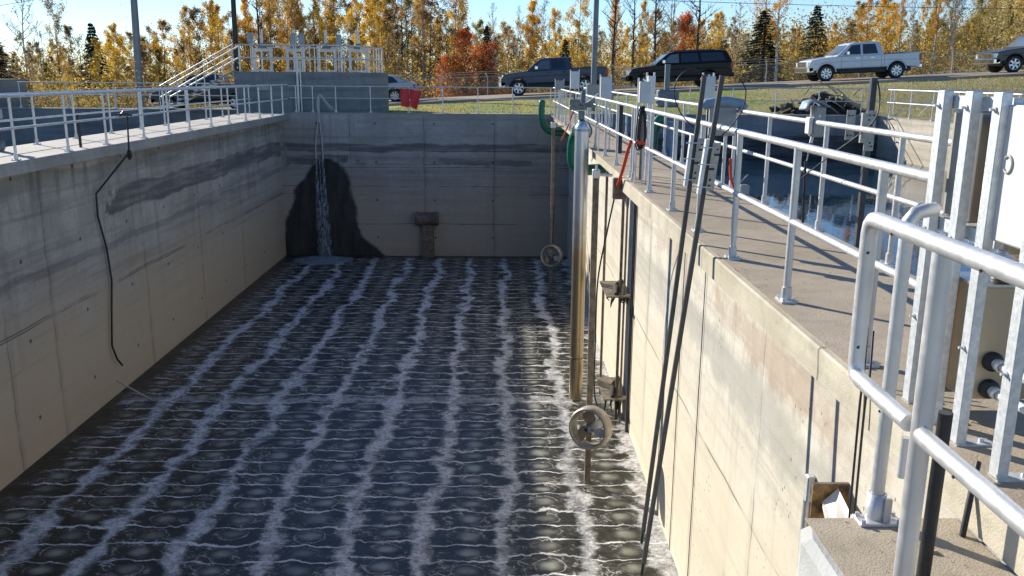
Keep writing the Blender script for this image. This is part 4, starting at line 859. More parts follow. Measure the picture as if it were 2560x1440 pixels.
def vehicle(name, label, cat, X, Y, z, tiltd, kind, L, W, H, wb, xf, rw, bodym, glassm=GLASS, spokes=6, trim=CHROME):
    t = thing(name, label, cat, (0, 0, 0), 'vehicles parked along the road')
    hood, belt = (1.12, 1.30) if kind != 'sedan' else (.74, .93)
    zb = .48 if kind != 'sedan' else .24
    xr_ = xf+wb
    def arch(xc): return [(xc+(rw+.09)*math.cos(g), rw+(rw+.09)*math.sin(g)) for g in [math.pi*(k/8) for k in range(9)] if rw+(rw+.09)*math.sin(g) > zb-.02]
    # profile counterclockwise seen from -Y (x right, z up): start front bottom go right along bottom
    ar1 = arch(xf)[::-1]; ar2 = arch(xr_)[::-1]
    bot = [(.06, zb)]+ar1+ar2+[(L-.04, zb+.04)]
    if kind == 'pickup': top = [(L, belt-.45), (L-.02, belt+.03), (3.95*L/5.85, belt+.0), (1.5, belt-.02), (1.30, hood+.14), (.6, hood+.08), (.18, hood), (.03, hood-.18), (0, hood-.5)]
    elif kind == 'suv': top = [(L, belt-.5), (L-.03, belt), (1.5, belt-.02), (1.3, hood+.12), (.6, hood+.06), (.2, hood-.02), (.03, hood-.2), (0, hood-.5)]
    else: top = [(L, .55), (L-.04, .86), (L-.12, .98), (L-.5, 1.03), (1.45, belt), (1.15, .90), (.5, .80), (.12, .68), (0, .5)]
    poly = bot+top; hw = W/2
    secs = []
    for (yy, d) in ((-hw, .05), (-hw+.025, .018), (-hw+.08, 0), (hw-.08, 0), (hw-.025, .018), (hw, .05)):
        secs.append([(a, yy, b) for a, b in inset(poly, -d)])
    bo = loft(secs).obj('body', bodym, t)
    m = MB(); m.box(xf-.5, L-.4, -hw+.28, hw-.28, zb-.12, zb+.35); m.obj('underbody', BLACK, t)
    # cab
    if kind == 'pickup': cabp = [(1.48, belt-.03), (2.18, H-.07), (2.45, H), (3.55, H), (3.75, H-.05), (3.92, belt-.01)]
    elif kind == 'suv': cabp = [(1.48, belt-.03), (2.22, H-.08), (2.55, H), (4.9, H), (5.3, H-.07), (5.58, belt-.01)]
    else: cabp = [(1.42, belt-.02), (2.15, H-.08), (2.55, H), (3.1, H-.01), (3.75, H-.14), (4.45, 1.0)]
    if kind == 'pickup': cabp = [(a*L/5.85, b) for a, b in cabp]
    hwt = hw-.22
    def hwz(b): k = (b-belt)/(H-belt); return (hw-.05)*(1-k)+hwt*k
    secs = [[(a, -hwz(b), b) for a, b in cabp], [(a+.0, -hwz(b)+.10, b+.012) for a, b in cabp], [(a, hwz(b)-.10, b+.012) for a, b in cabp], [(a, hwz(b), b) for a, b in cabp]]
    loft(secs).obj('cab', bodym, t)
    # side windows
    if kind == 'pickup': wins = [[(1.86, belt+.05), (2.28, H-.13), (2.72, H-.10), (2.72, belt+.04)], [(2.84, belt+.04), (2.84, H-.10), (3.50, H-.10), (3.62, belt+.05)]]
    elif kind == 'suv': wins = [[(1.86, belt+.05), (2.32, H-.15), (2.75, H-.12), (2.75, belt+.04)], [(2.87, belt+.04), (2.87, H-.12), (3.75, H-.12), (3.82, belt+.05)], [(3.95, belt+.05), (3.9, H-.12), (5.05, H-.14), (5.25, belt+.06)]]
    else: wins = [[(1.75, belt+.05), (2.25, H-.13), (2.75, H-.07), (2.75, belt+.05)], [(2.85, belt+.05), (2.85, H-.07), (3.25, H-.08), (3.7, H-.2), (3.95, belt+.1), (3.8, belt+.06)]]
    for s_ in (-1, 1):
        for wi, wp in enumerate(wins):
            if kind == 'pickup': wp = [(a*L/5.85, b) for a, b in wp]
            m = MB(); q = [(a, s_*(hwz(b)+.006), b) for a, b in wp]; q2 = [(a, s_*(hwz(b)-.02), b) for a, b in wp]; nn = len(q)
            m.add(q+q2, [tuple(range(nn))]+[(i, (i+1) % nn, nn+(i+1) % nn, nn+i) for i in range(nn)])
            m.obj('window', glassm if wi == 0 else GLASS, t)
    def pane(nm, pa, pb):
        (a0, b0), (a1, b1) = pa, pb; s0, s1 = (.10, .90)
        A0 = (a0+(a1-a0)*s0, b0+(b1-b0)*s0); A1 = (a0+(a1-a0)*s1, b0+(b1-b0)*s1)
        nx_, nz_ = -(b1-b0), (a1-a0); l = math.hypot(nx_, nz_); nx_, nz_ = nx_/l*.012, nz_/l*.012
        w0, w1 = hwz(A0[1])-.08, hwz(A1[1])-.1
        m = MB(); top_ = [(A0[0]+nx_*1.6, -w0, A0[1]+nz_*1.6+.006), (A1[0]+nx_*1.6, -w1, A1[1]+nz_*1.6+.006), (A1[0]+nx_*1.6, w1, A1[1]+nz_*1.6+.006), (A0[0]+nx_*1.6, w0, A0[1]+nz_*1.6+.006)]
        m.add(top_, [(0, 1, 2, 3)]); m.obj(nm, GLASSL, t)
    pane('windscreen', cabp[0], cabp[1]); pane('rear_window', cabp[-2], cabp[-1])
    if kind == 'pickup':
        m = MB(); m.box(3.98*L/5.85, L-.08, -hw+.10, hw-.10, belt+.02, belt+.045); m.obj('bed_cover', BLACK, t)
    # wheels
    for (wx, s_) in ((xf, -1), (xr_, -1), (xf, 1), (xr_, 1)):
        yo = s_*(hw-.02)
        m = MB(); m.lathe((wx, yo, rw), (0, -s_, 0), [(rw*.62, -.01), (rw*.9, -.012), (rw, .03), (rw, .22), (rw*.9, .25), (rw*.4, .25)], 28)
        wv = m.obj('wheel', TYRE, t)
        m = MB(); m.lathe((wx, yo, rw), (0, -s_, 0), [(rw*.66, -.012), (rw*.60, -.012), (rw*.58, .04), (rw*.58, .10)], 28)
        for k in range(spokes):
            g = 2*math.pi*k/spokes+.3; d = Vector((math.cos(g), 0, math.sin(g))); sd_ = Vector((-math.sin(g), 0, math.cos(g)))
            m.obox(Vector((wx, yo+s_*(-.012), rw))+d*rw*.34, d, sd_, (0, 1, 0), rw*.29, rw*.105, .012)
        m.lathe((wx, yo+s_*-.0, rw), (0, s_, 0), [(0, .012), (rw*.16, .010), (rw*.18, -.02)], 12)
        m.obj('rim', RIM, wv)
        MB().lathe((wx, yo-s_*.09, rw), (0, s_, 0), [(0, 0), (rw*.6, 0)], 20, False).obj('brake', BLACK, wv)
    # front end
    hz = hood-.18
    for s_ in (-1, 1):
        m = MB(); m.box(-.012 if kind != 'sedan' else .06, .30, s_*hw*.985-.01 if s_ < 0 else s_*hw-.28, (-hw+.28) if s_ < 0 else hw*.985+.01, hz-.14, hz+.10, .02); m.obj('headlight', HEADL, t)
        m = MB(); m.box(L-.13, L+.012, (-hw-.004) if s_ < 0 else hw-.16, (-hw+.16) if s_ < 0 else hw+.004, belt-.42 if kind != 'sedan' else .66, belt-.06 if kind != 'sedan' else .86, .02); m.obj('tail_light', TAILL, t)
        mm = Vector((1.98*L/5.85 if kind != 'sedan' else 1.7, s_*(hw+.10), belt+.12 if kind != 'sedan' else belt+.08))
        m = MB(); m.box(mm.x-.07, mm.x+.09, mm.y-.10, mm.y+.10, mm.z-.09, mm.z+.10, .025); m.obj('mirror', trim, t)
        for hx in ((2.62, 3.42) if kind == 'pickup' else (2.6, 3.62) if kind == 'suv' else (2.62, 3.4)):
            m = MB(); m.box(hx-.10, hx+.10, s_*hw-.012, s_*hw+.012, belt-.17, belt-.13, .008); m.obj('door_handle', BLACK if bodym is not PS else CHROME, t)
        for dx in ((1.72, 2.78, 3.80, 3.95) if kind == 'pickup' else (1.75, 2.82, 3.88) if kind == 'suv' else (1.7, 2.8, 3.75)):
            m = MB(); dxx = dx*L/5.85 if kind == 'pickup' else dx; m.box(dxx-.006, dxx+.006, s_*(hw+.0005)-.002, s_*(hw+.0005)+.002, zb+.16, belt-.06); m.obj('door_seam', BLACK, t)
        m = MB(); m.box(xf+rw+.25, xr_-rw-.2, s_*(hw-.02)-.05, s_*(hw-.02)+.05, zb-.06, zb+.02, .01); m.obj('side_step', BLACK if kind != 'sedan' else bodym, t)
    for s_ in (-1, 1):
        for wx in (xf, xr_):
            m = MB(); m.tube([(wx+(rw+.10)*math.cos(g), s_*(hw-.022), rw+(rw+.10)*math.sin(g)) for g in [math.pi*(.04+.92*k/12) for k in range(13)]], .034, 6); m.obj('wheel_arch', bodym, t)
        m = MB(); zc = belt-.30 if kind != 'sedan' else belt-.17
        m.tube([(.35, s_*(hw-.012), zc-.10), (xf, s_*(hw-.010), zc-.01), (L*.5, s_*(hw-.008), zc), (xr_, s_*(hw-.010), zc+.0), (L-.2, s_*(hw-.014), zc-.04)], .022, 6); m.obj('shoulder_crease', bodym, t)
        m = MB(); m.tube([(xf+rw+.15, s_*(hw-.014), zb+.2), (xr_-rw-.15, s_*(hw-.014), zb+.24)], .022, 6); m.obj('door_moulding', bodym, t)
    m = MB(); m.box(-.03, .02, -hw+.30, hw-.30, hz-.22, hz+.12, .01); m.obj('grille', trim, t)
    m = MB(); m.box(-.10, .30, -hw+.0, hw-.0, zb+.02, zb+.30, .04); m.obj('front_bumper', trim if kind != 'suv' else bodym, t)
    m = MB(); m.box(L-.2, L+.10, -hw+.02, hw-.02, zb+.02, zb+.24, .04); m.obj('rear_bumper', trim if kind == 'pickup' else bodym, t)
    if kind == 'suv':
        for s_ in (-1, 1): MB().box(2.5, 5.0, s_*(hwt-.1)-.02, s_*(hwt-.1)+.02, H+.03, H+.06, .005).obj('roof_rail', BLACK, t)
    t.location = (X, Y, z); t.rotation_euler = (0, -math.radians(tiltd), 0)
    return t
PS = paint('silver_blue_paint', (.56, .60, .66), .5)
PN = paint('dark_blue_grey_paint', (.035, .06, .11), .4)
PK = paint('black_paint', (.004, .005, .009), .0)
PG = paint('slate_paint', (.05, .055, .07), .3)
PW = paint('pale_silver_paint', (.40, .43, .47), .5)
tl = 3.0
def vpl(Xfront, Y=48.9): return zr(Xfront)
vehicle('pickup_truck', 'dark blue grey crew cab pickup truck between the far rail and grey pole', 'pickup truck', -.15, 49.2, zr(-.15)-.02, tl, 'pickup', 5.75, 2.0, 1.90, 3.55, .98, .41, PN, GLASSL, 6)
vehicle('sport_utility', 'long black sport utility vehicle parked behind the walkway', 'SUV', 6.65, 49.2, zr(6.65)-.02, tl, 'suv', 5.6, 2.0, 1.92, 3.3, 1.0, .41, PK, GLASSL, 6, CHROME)
vehicle('pickup_truck', 'silver blue crew cab pickup truck parked uphill on the right', 'pickup truck', 16.25, 49.2, zr(16.25)-.02, tl, 'pickup', 6.0, 2.02, 1.95, 3.75, .98, .42, PS, GLASS, 8)
vehicle('pickup_truck', 'dark slate pickup truck cut off by the right edge', 'pickup truck', 26.3, 49.4, zr(26.3)-.02, tl, 'pickup', 6.0, 2.05, 2.0, 3.8, 1.05, .45, PG, GLASS, 6)
vehicle('sedan_car', 'pale silver sedan half hidden behind the concrete block', 'car', -9.5, 49.0, zr(-9.5)-.02, tl, 'sedan', 4.85, 1.85, 1.49, 2.78, .95, .335, PW, GLASS, 7)
vehicle('pickup_truck', 'dark pickup truck parked behind the stairs on the left', 'pickup truck', -18.9, 49.4, zr(-18.9)-.02, 2.5, 'pickup', 5.8, 2.0, 1.92, 3.6, .98, .41, PG, GLASS, 6)

# ================================================================= FENCES
CH = NT('chain_link_mesh', .5, .6, (.4, .4, .4)); P, x, y, z = CH.pos()
a_ = CH.M('PINGPONG', CH.M('ADD', x, z), .03); b_ = CH.M('PINGPONG', CH.M('SUBTRACT', x, z), .03)
CH._in(CH.b.inputs['Alpha'], CH.M('MULTIPLY', CH.M('LESS_THAN', CH.M('MINIMUM', a_, b_), .0025), .9)); CH = CH.m
def fence(label, x0, x1, Y, zf, h, step, slant=True):
    t = thing('chain_link_fence', label, 'fence', (x0, Y, zf(x0)))
    n = int((x1-x0)/step)
    for k in range(n+1):
        X = x0+k*step; z0 = zf(X)
        m = MB(); m.tube([(X, Y, z0-.2), (X, Y, z0+h), (X-.12, Y-.1, z0+h+.28)], .035, 6); m.obj('fence_post', ALU, t)
    m = MB()
    for hh in (h*.98, h+.14, h+.26): m.tube([(x0, Y, zf(x0)+hh), (x1, Y, zf(x1)+hh)], .009, 4)
    m.obj('barbed_wire', GALV, t)
    m = MB(); m.add([(x0, Y, zf(x0)), (x1, Y, zf(x1)), (x1, Y, zf(x1)+h), (x0, Y, zf(x0)+h)], [(0, 1, 2, 3)]); m.obj('wire_mesh', CH, t)
fence('chain link fence with bent post tops behind the parked vehicles', -30, 31, 56.5, lambda X: zr(X)-.5, 1.5, 2.9)
t = rail_run('pale bar fence on the slope at the upper right', (36.3, 70, 0), (46, 66, 0), [.05, 2.2, 4.4, 6.6, 8.8], z0=2.3, ztop=1.75, zmid=.9, r=.04, pr=.04, flange=False, n=6)

# ================================================================= BRUSH PILE
t = thing('brush_pile', 'dark pile of rocks and driftwood behind the right basin', 'brush pile', (13.2, 38, 0))
def blob(m, c, r, rg, n=8):
    c = Vector(c); vs_ = []; fs = []
    for i in range(n+1):
        th = math.pi*i/n
        for k in range(n): ph = 2*math.pi*k/n; q = 1+rg.uniform(-.28, .28); vs_.append(c+Vector((r[0]*q*math.sin(th)*math.cos(ph), r[1]*q*math.sin(th)*math.sin(ph), r[2]*q*math.cos(th))))
    for i in range(n):
        for k in range(n): fs.append((i*n+k, i*n+(k+1) % n, (i+1)*n+(k+1) % n, (i+1)*n+k))
    m.add(vs_, fs)
rg = random.Random(21)
for k in range(46):
    m = MB(); X = rg.uniform(11.4, 15.0); zz = rg.uniform(0, .78)*(1-abs(X-13.2)/2.6); s_ = rg.uniform(.18, .45)
    blob(m, (X, 37.6+rg.uniform(-.3, .6), zz), (s_*1.1, s_*.8, s_*.5), rg, 6); m.obj('rock', ROCK, t)
for k in range(22):
    m = MB(); a = Vector((rg.uniform(11.6, 14.8), 37.0, rg.uniform(.2, .9))); d = Vector((rg.uniform(-.9, .9), rg.uniform(-.1, .1), rg.uniform(-.5, .5)))
    m.tube([a, a+d*.5+Vector((0, 0, .06)), a+d], [.035, .028, .012], 6); m.obj('branch', BRANCH, t)
m = MB(); m.tube(smooth_path([(13.9, 36.95, .8), (14.3, 36.95, .55), (14.7, 36.9, .3), (15.3, 36.9, .02)]), [.07]*18+[.05], 6); m.obj('branch', BRANCH, t)

# ================================================================= TREES
def quad_leaves(m, cpos, s_, rg):
    a = Vector((rg.gauss(0, 1), rg.gauss(0, 1), rg.gauss(0, 1))).normalized(); b = a.orthogonal().normalized()
    b = (b*math.cos(1.3)+a.cross(b)*math.sin(rg.uniform(0, 6))).normalized(); c = a.cross(b).normalized()
    m.v += [tuple(cpos-b*s_), tuple(cpos-c*s_*.55), tuple(cpos+b*s_), tuple(cpos+c*s_*.55)]; o = len(m.v)-4
    m.f.append((o, o+1, o+2, o+3)); m.sm.append(False)
def decid(kind, seed, H=10., nl=6597, crown0=.25, spread=.17, leafs=.062, limbs=26, bark=BARK, multi=1, r0=.09, bare=0.):
    rg = random.Random(seed); T = MB(); Lf = MB(); ends = []
    for s_ in range(multi):
        ox = rg.uniform(-.35, .35)*(multi > 1); lean = rg.uniform(-.05, .05)
        pts = []; x_, y_ = ox, rg.uniform(-.2, .2)*(multi > 1)
        for k in range(9):
            pts.append(Vector((x_, y_, H*k/8*(1-.08*s_)))); x_ += rg.uniform(-.09, .09)+lean*H/8; y_ += rg.uniform(-.09, .09)
        T.tube(pts, [r0*(1-.88*k/8) for k in range(9)], 6, False)
        for k in range(limbs//multi):
            h = crown0*.7+(1-crown0*.7)*(k+rg.random())/(limbs/multi); h = min(h, .97); f = h*8; i = min(int(f), 7); p = pts[i].lerp(pts[i+1], f-i)
            g = rg.uniform(0, 2*math.pi); hh = (h-crown0)/(1-crown0)
            env = max(.12, math.sin(math.pi*min(1, max(.06, hh*.86+.14)))**.7)
            ln = H*spread*env*rg.uniform(.6, 1.25)
            d = Vector((math.cos(g), math.sin(g), rg.uniform(.5, 1.3))).normalized()
            q1 = p+d*ln*.5+Vector((0, 0, rg.uniform(-.05, .1))); q2 = p+d*ln+Vector((rg.uniform(-.1, .1), 0, rg.uniform(0, .25)))
            rb = r0*(1-h)*.45+.012
            T.tube([p, q1, q2], [rb, rb*.6, .006], 4, False); ends.append((p, q1, q2))
            for kk in range(3 if not bare else 6):
                u = rg.uniform(.3, 1); bp = p.lerp(q2, u); dd = Vector((rg.gauss(0, .6), rg.gauss(0, .6), rg.uniform(.3, 1.))).normalized()*ln*rg.uniform(.25, .55)
                T.tube([bp, bp+dd], [.022 if bare else .011, .006], 3, False); ends.append((bp, bp+dd*.5, bp+dd))
    for k in range(nl):
        e = ends[rg.randrange(len(ends))]; u = rg.random()**.6
        c = (e[0].lerp(e[1], u*2) if u < .5 else e[1].lerp(e[2], u*2-1))+Vector((rg.gauss(0, .12), rg.gauss(0, .12), rg.gauss(0, .14)))
        if c.z < H*crown0*.5: continue
        quad_leaves(Lf, c, leafs*rg.uniform(.6, 1.4), rg)
    return T, Lf, bark
def spruce(seed, H=9.):
    rg = random.Random(seed); T = MB(); Lf = MB(); T.tube([(0, 0, 0), (0, 0, H*.5), (0, 0, H)], [.13, .08, .01], 6, False)
    nw = 30
    for k in range(nw):
        h = .06+.93*k/nw; R_ = H*.25*(1-h)**.9+.06
        for j in range(rg.randint(9, 13)):
            g = rg.uniform(0, 6.28); ln = R_*rg.uniform(.65, 1.2); d = Vector((math.cos(g), math.sin(g), 0)); p = Vector((0, 0, h*H))
            e = p+d*ln+Vector((0, 0, -ln*.35+rg.uniform(-.05, .1)))
            T.tube([p, e], [.015, .004], 3, False)
            for i in range(9):
                u = .15+.85*i/9; c = p.lerp(e, u)+Vector((rg.gauss(0, .05), rg.gauss(0, .05), rg.gauss(0, .05)-.03))
                side = Vector((-d.y, d.x, 0))*(1 if i % 2 else -1); w_ = ln*.30*(1.1-u*.6)+.06
                a = c; b = c+(side*.8+d*.6).normalized()*w_+Vector((0, 0, -.08)); n_ = d*.06
                o = len(Lf.v); Lf.v += [tuple(a-n_), tuple(a+n_), tuple(b+n_*.4), tuple(b-n_*.4+Vector((0, 0, -.06)))]; Lf.f.append((o, o+1, o+2, o+3)); Lf.sm.append(False)
    return T, Lf, DBARK
protos = {}
def proto(key, builder, leaf):
    T, Lf, bark = builder; 
    T_me = T.obj('trunk', bark); L_me = Lf.obj('crown', LEAF[leaf]); protos[key] = (T_me.data, L_me.data)
    bpy.data.objects.remove(T_me); bpy.data.objects.remove(L_me)
proto('y1', decid('y', 1), 'yellow'); proto('y2', decid('y', 2, nl=6090, spread=.15, crown0=.3), 'yellow'); proto('y3', decid('y', 3, nl=7612, spread=.2, crown0=.18, bark=WBARK), 'yellow')
proto('g1', decid('g', 4, nl=7358, spread=.16), 'gold'); proto('g2', decid('g', 5, nl=6597, spread=.18, crown0=.2), 'gold')
proto('b1', decid('b', 6, nl=5582, spread=.16), 'brown'); proto('b2', decid('b', 7, nl=6597, multi=3, spread=.15, crown0=.2), 'brown'); proto('b3', decid('b', 8, nl=3806, spread=.16, crown0=.45, limbs=34), 'brown')
proto('o1', decid('o', 9, nl=7612, spread=.17, crown0=.12), 'olive'); proto('o2', decid('o', 10, nl=7612, spread=.2, crown0=.1), 'olive')
proto('r1', decid('r', 11, H=5, nl=8120, spread=.36, crown0=.05, leafs=.055, limbs=34, r0=.06), 'red'); proto('r2', decid('r', 12, H=5, nl=3806, spread=.3, crown0=.1, leafs=.055, r0=.06), 'red')
proto('n1', decid('n', 13, nl=120, spread=.17, crown0=.3, limbs=30, bare=1., r0=.16, bark=DBARK), 'grey'); proto('n2', decid('n', 14, nl=260, spread=.19, crown0=.4, limbs=30, bare=1., multi=2), 'grey')
proto('n3', decid('n', 15, nl=420, spread=.14, crown0=.2, limbs=34, bare=1., bark=WBARK), 'grey')
proto('w1', decid('w', 16, nl=4800, leafs=.05, spread=.2, crown0=.5, limbs=30, bark=WBARK, r0=.14), 'gold')
proto('s1', spruce(17), 'green'); proto('s2', spruce(18), 'green')
hts = {k: (5. if k[0] == 'r' else 9. if k[0] == 's' else 10.) for k in protos}
nm = {'y': 'aspen_tree', 'g': 'aspen_tree', 'b': 'birch_tree', 'o': 'poplar_tree', 'r': 'maple_tree', 'n': 'bare_tree', 'w': 'birch_tree', 's': 'spruce_tree'}
def tree(key, X, Y, h, label, wide=1., group=None):
    z0 = gz(X, Y)-.1; s_ = h/hts[key]
    t = thing(nm[key[0]], label, 'tree', (X, Y, z0), group or 'trees beyond the road')
    for nmn, me in zip(('trunk', 'crown'), protos[key]):
        o = bpy.data.objects.new(nmn, me); C.objects.link(o); o.parent = t
    t.scale = (s_*wide, s_*wide, s_); t.rotation_euler = (0, 0, R0.uniform(0, 6.28)); return t
def px2(xp, Y):   # metres across at depth Y for a place in the picture
    return (xp-1256)*Y/2203*1.0+(Y*.0)
def topz(yp, xp, Y): return 1.48+((190+(xp-1256)*.0073)-yp)/2203*Y
named = [
 ('s2', 22, 70, 62, 2.0, 'dark spruce at the far left edge of the treeline'), ('n3', 95, -60, 74, 1., 'tall leafless pale tree near the left edge'), ('b3', 180, -20, 76, .8, 'tall thin tree with sparse rusty leaves at upper left'),
 ('n2', 140, 70, 80, 1.1, 'sparse grey tree beside the tall thin rusty one'), ('s1', 270, 60, 74, 1.05, 'narrow dark spruce left of the wide grey pole'), ('b1', 225, 75, 72, 1, 'loose brown tree just left of the narrow spruce'),
 ('y2', 318, 72, 70, 1.1, 'yellow brown tree right of the narrow spruce'), ('b2', 390, 68, 72, 1.2, 'greyish brown tree behind the wide grey pole'), ('g1', 430, 62, 70, 1.1, 'rounded orange brown tree right of the wide grey pole'),
 ('y1', 500, 34, 72, .95, 'pointed yellow tree left of the thin dark pole'), ('y2', 548, 20, 74, 1., 'slim yellow tree just left of the dark pole'), ('g2', 640, 5, 74, .9, 'golden tree above the top of the stairs'),
 ('n1', 668, -60, 66, .9, 'dark bare trunk among the gold trees above the gates'), ('b1', 700, -20, 72, 1, 'brown tree behind the leftmost gate boxes'), ('g2', 770, 0, 70, 1, 'gold tree behind the middle gate boxes'), ('b3', 740, -30, 68, 1, 'tall thin brown tree above the second gate'),
 ('y3', 815, 4, 68, .8, 'bright yellow tree above the third gate'), ('y1', 900, -5, 68, .95, 'bright yellow tree above the rightmost gate'), ('y3', 945, -20, 72, .8, 'yellow tree beyond the end of the concrete block'), ('b2', 1000, 20, 66, 1., 'dark brown clump behind the silver sedan'),
 ('b2', 1068, -50, 62, 1.25, 'large many stemmed russet tree left of the red maple'), ('b1', 1130, -20, 70, 1.1, 'russet tree rising behind the red maple'), ('r1', 1165, 88, 60, 1.1, 'bright red maple beside the far guard rail'), ('r2', 1110, 150, 59, 1.0, 'low red maple shrub at the left foot of the maple'), ('r2', 1225, 120, 60, .9, 'small red maple right of the big maple'),
 ('s2', 1214, 66, 61, .95, 'narrow dark spruce directly behind the red maple'), ('n3', 1240, 20, 72, .9, 'grey sparse tree right of the red maple'), ('n3', 1285, 30, 74, .8, 'thin grey tree in the gap of sky'), ('g1', 1315, 18, 66, .95, 'bright orange tree standing alone against the sky'),
 ('n2', 1352, 10, 74, .9, 'sparse grey tree right of the lone orange tree'), ('y2', 1384, 38, 66, 1., 'small yellow tree behind the blue pickup cab'), ('y3', 1437, -40, 60, .95, 'tall bright yellow tree left of the grey steel pole'), ('s1', 1405, 100, 60, 1.2, 'low green spruce behind the blue pickup'),
 ('g2', 1527, 10, 66, .95, 'orange yellow tree right of the grey steel pole'), ('n1', 1522, -120, 60, .8, 'tall dark bare trunk in front of the orange tree'), ('n1', 1567, -60, 62, .8, 'dark leafless trunk left of the black vehicle'), ('y1', 1590, 20, 72, .7, 'thin yellow tree behind the leafless trunks'),
 ('n1', 1620, -60, 62, 1., 'spreading bare tree above the black vehicle bonnet'), ('n2', 1664, -50, 64, .9, 'forked bare tree above the black vehicle roof'), ('r1', 1698, 55, 68, .75, 'orange red maple behind the black vehicle'), ('n1', 1722, -70, 66, 1.15, 'wide branching bare tree behind the orange red maple'),
 ('y1', 1775, 44, 70, .9, 'yellow tree behind the rear of the black vehicle'), ('n3', 1822, 20, 74, 1.1, 'whitish sparse tree left of the large spruce'), ('s1', 1885, 28, 60, 1.9, 'large green spruce between the black and silver vehicles'), ('w1', 1920, -70, 58, 1.1, 'tall white trunk tree with high orange crown beside the large spruce'), ('w1', 1880, -50, 64, 1., 'second high crowned tree behind the large spruce'),
 ('s2', 2008, 20, 66, 1.5, 'second dark spruce left of the silver pickup'), ('b1', 1960, 80, 70, 1., 'low brown tree between the two spruces'), ('g1', 2060, 68, 70, .9, 'small orange tree behind the silver pickup bonnet'), ('g2', 2125, 5, 64, 1.2, 'broad orange gold tree above the silver pickup'),
 ('g1', 2185, 0, 66, 1.1, 'gold tree above the silver pickup bed'), ('n3', 2245, -60, 60, .8, 'white trunked bare tree right of the silver pickup'), ('w1', 2300, -80, 60, .9, 'leaning white trunk tree left of the slope'), ('o2', 2330, -40, 66, 1., 'olive yellow tree on the lower slope'),
 ('n3', 2350, -90, 59, .9, 'white trunked tree near the fence on the slope'), ('o1', 2400, -30, 68, 1.1, 'green gold tree above the fence'), ('y3', 2275, 0, 72, 1., 'yellow tree on the slope behind white trunks'), ('w1', 2215, -60, 63, .8, 'thin white trunk tree behind the silver pickup bed'), ('s2', 2480, 40, 72, .9, 'small dark conifer on the hill'),
]
for key, xp, yp, Y, wd, lb in named:
    X = px2(xp, Y); tree(key, X, Y, topz(yp, xp, Y)-gz(X, Y)+.1, lb, wd*.95)
# look-alike background trees
lab = {'y': 'yellow aspen standing in the mixed wood behind', 'g': 'orange gold aspen standing in the mixed wood behind', 'b': 'rusty brown birch standing in the mixed wood behind', 'o': 'olive green poplar standing in the mixed wood behind', 'n': 'nearly bare grey tree standing in the mixed wood behind'}
keys = ['y1', 'y2', 'y3', 'g1', 'g2', 'b1', 'b2', 'b3', 'b1', 'o1', 'o2', 'o1', 'n1', 'n2', 'n3', 'n3', 'b2']
for k in range(190):
    xp = -60+k*2700/190+R0.uniform(-12, 12); Y = R0.uniform(68, 100); X = px2(xp, Y)
    key = keys[R0.randrange(len(keys))]
    if xp < 420 and R0.random() < .5: key = R0.choice(['o1', 'b1', 'o2', 'n3', 'b2'])
    prof = 95 if xp < 150 else 105 if xp < 480 else 50 if xp < 600 else 0 if xp < 1150 else 60 if xp < 1420 else 60 if xp < 1900 else 90 if xp < 2060 else 20
    yp = prof+R0.uniform(-25, 60)
    tree(key, X, Y, max(2.5, topz(yp, xp, Y)-gz(X, Y)), lab[key[0]], R0.uniform(.85, 1.2), 'mixed wood of '+nm[key[0]].replace('_', ' ')+'s')
# undergrowth
def under(name, label, leaf, n, xr0, xr1, y0, y1, hmax, s_, seed):
    rg = random.Random(seed); m = MB(); cl = [(rg.uniform(xr0, xr1), rg.uniform(y0, y1), rg.uniform(.5, 1.3), rg.uniform(.4, 1.)) for _ in range(n//55)]
    for k in range(n):
        c = cl[rg.randrange(len(cl))]; X = c[0]+rg.gauss(0, c[2]*.6); Y = c[1]+rg.gauss(0, c[2]*.5); hz = abs(rg.gauss(0, .5))*hmax*c[3] if hmax < 6 else rg.random()**1.2*hmax*c[3]*max(.15, 1-((X-c[0])/(c[2]*1.6))**2)
        quad_leaves(m, Vector((X, Y, gz(X, Y)+hz)), s_*rg.uniform(.5, 1.4), rg)
    o = m.obj(name, LEAF[leaf]); tag(o, label, 'undergrowth', None, 'stuff')
under('undergrowth', 'tangle of olive and yellow shrubs behind the road fence', 'olive', 62000, -50, 34, 58, 74, 4.0, .075, 31)
under('undergrowth', 'yellow leafed shrubs behind the road fence', 'yellow', 24000, -45, 34, 58, 72, 3.4, .07, 32)
under('undergrowth', 'brown leafless scrub behind the road fence', 'brown', 52000, -50, 34, 58, 80, 5.0, .078, 33)
under('undergrowth', 'low red shrubs under the maples', 'red', 2500, -6, 1, 58, 61, 1.2, .09, 34)
under('hillside_scrub', 'dense olive and brown scrub covering the hill at upper right', 'olive', 42000, 26, 62, 62, 110, 3.2, .10, 35)
under('hillside_scrub', 'brown scrub patches on the hill at upper right', 'grey', 28000, 30, 62, 62, 110, 2.6, .10, 36)
under('far_wood', 'distant brown and olive wood closing the view behind the trees', 'brown', 42000, -62, 45, 100, 126, 8.2, .15, 38)
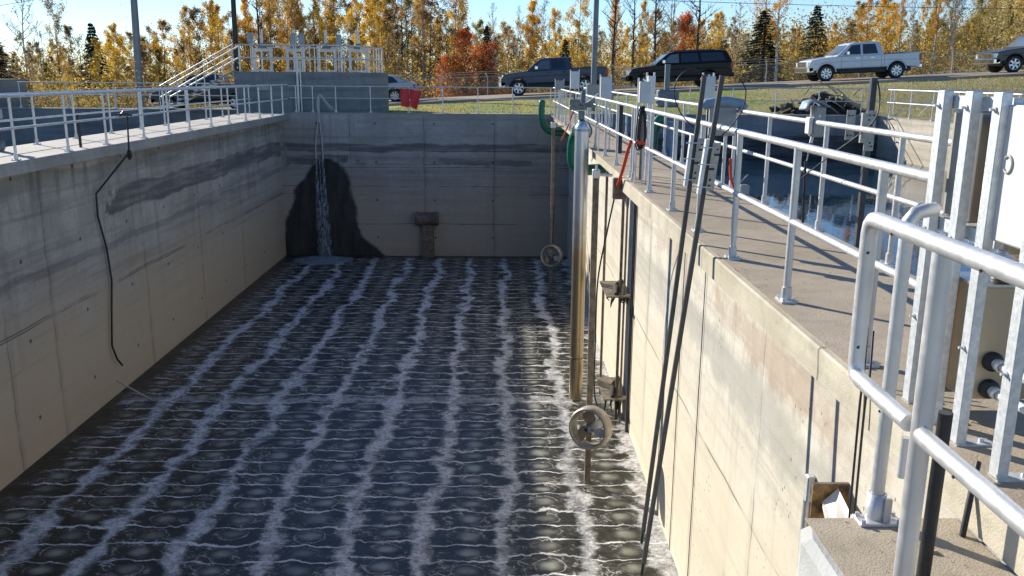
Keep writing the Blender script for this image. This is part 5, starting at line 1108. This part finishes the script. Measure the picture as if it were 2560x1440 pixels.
under('far_wood', 'distant olive foliage mass behind the trees', 'olive', 36000, -62, 45, 100, 126, 7.4, .15, 39)
under('far_wood', 'distant golden foliage mass behind the trees', 'yellow', 26000, -40, 50, 100, 122, 8.4, .15, 41)
under('fallen_leaves', 'tufts of grass and fallen leaves on the lawn', 'gold', 2500, -5, 30, 37, 45.5, .05, .035, 37)
rg = random.Random(52); m = MB()
for k in range(420):
    X = 1.84+1.3*rg.random()**1.6 if rg.random() < .8 else rg.uniform(1.2, 1.76); Y = rg.uniform(3.3, 22) if X > 1.8 else rg.uniform(2.2, 3.1)
    s_ = rg.uniform(.003, .009)*(1 if X > 1.8 else .55); z0 = .006 if X > 1.8 else -.193; g = rg.uniform(0, 6.28)
    a = Vector((math.cos(g), math.sin(g), 0))*s_; b = Vector((-a.y, a.x, 0))*.6
    c_ = Vector((X, Y, z0)); o = len(m.v); m.v += [tuple(c_-a), tuple(c_-b), tuple(c_+a), tuple(c_+b), tuple(c_+Vector((0, 0, s_*.6)))]; m.f += [(o, o+1, o+4), (o+1, o+2, o+4), (o+2, o+3, o+4), (o+3, o, o+4)]; m.sm += [False]*4
tag(m.obj('grit', simple('brown_grit', (.22, .16, .10), .9, 0, .5, 30)), 'grit and leaf bits scattered on the walkway and ledge', 'grit', None, 'stuff')
# grass tufts
rg = random.Random(40); m = MB()
for k in range(16000):
    X = rg.uniform(-5, 32); Y = 36.8+8.9*rg.random()**1.3
    if X < 15.7 and Y < 36.7: continue
    h = rg.uniform(.03, .09)*(1.8 if X > 15 else 1); g = rg.uniform(0, 3.14); d = Vector((math.cos(g), math.sin(g), 0))*.012; b = Vector((X, Y, gz(X, Y)-.01)); l = Vector((rg.uniform(-.04, .04), rg.uniform(-.04, .04), h))
    o = len(m.v); m.v += [tuple(b-d), tuple(b+d), tuple(b+l)]; m.f.append((o, o+1, o+2)); m.sm.append(False)
tag(m.obj('grass_tufts', simple('grass_blades', (.32, .31, .10), .8, 0, .4, 1)), 'short lawn grass blades beyond the basins', 'grass', None, 'stuff')
for o in bpy.data.objects:
    if '_o' in o: del o['_o']
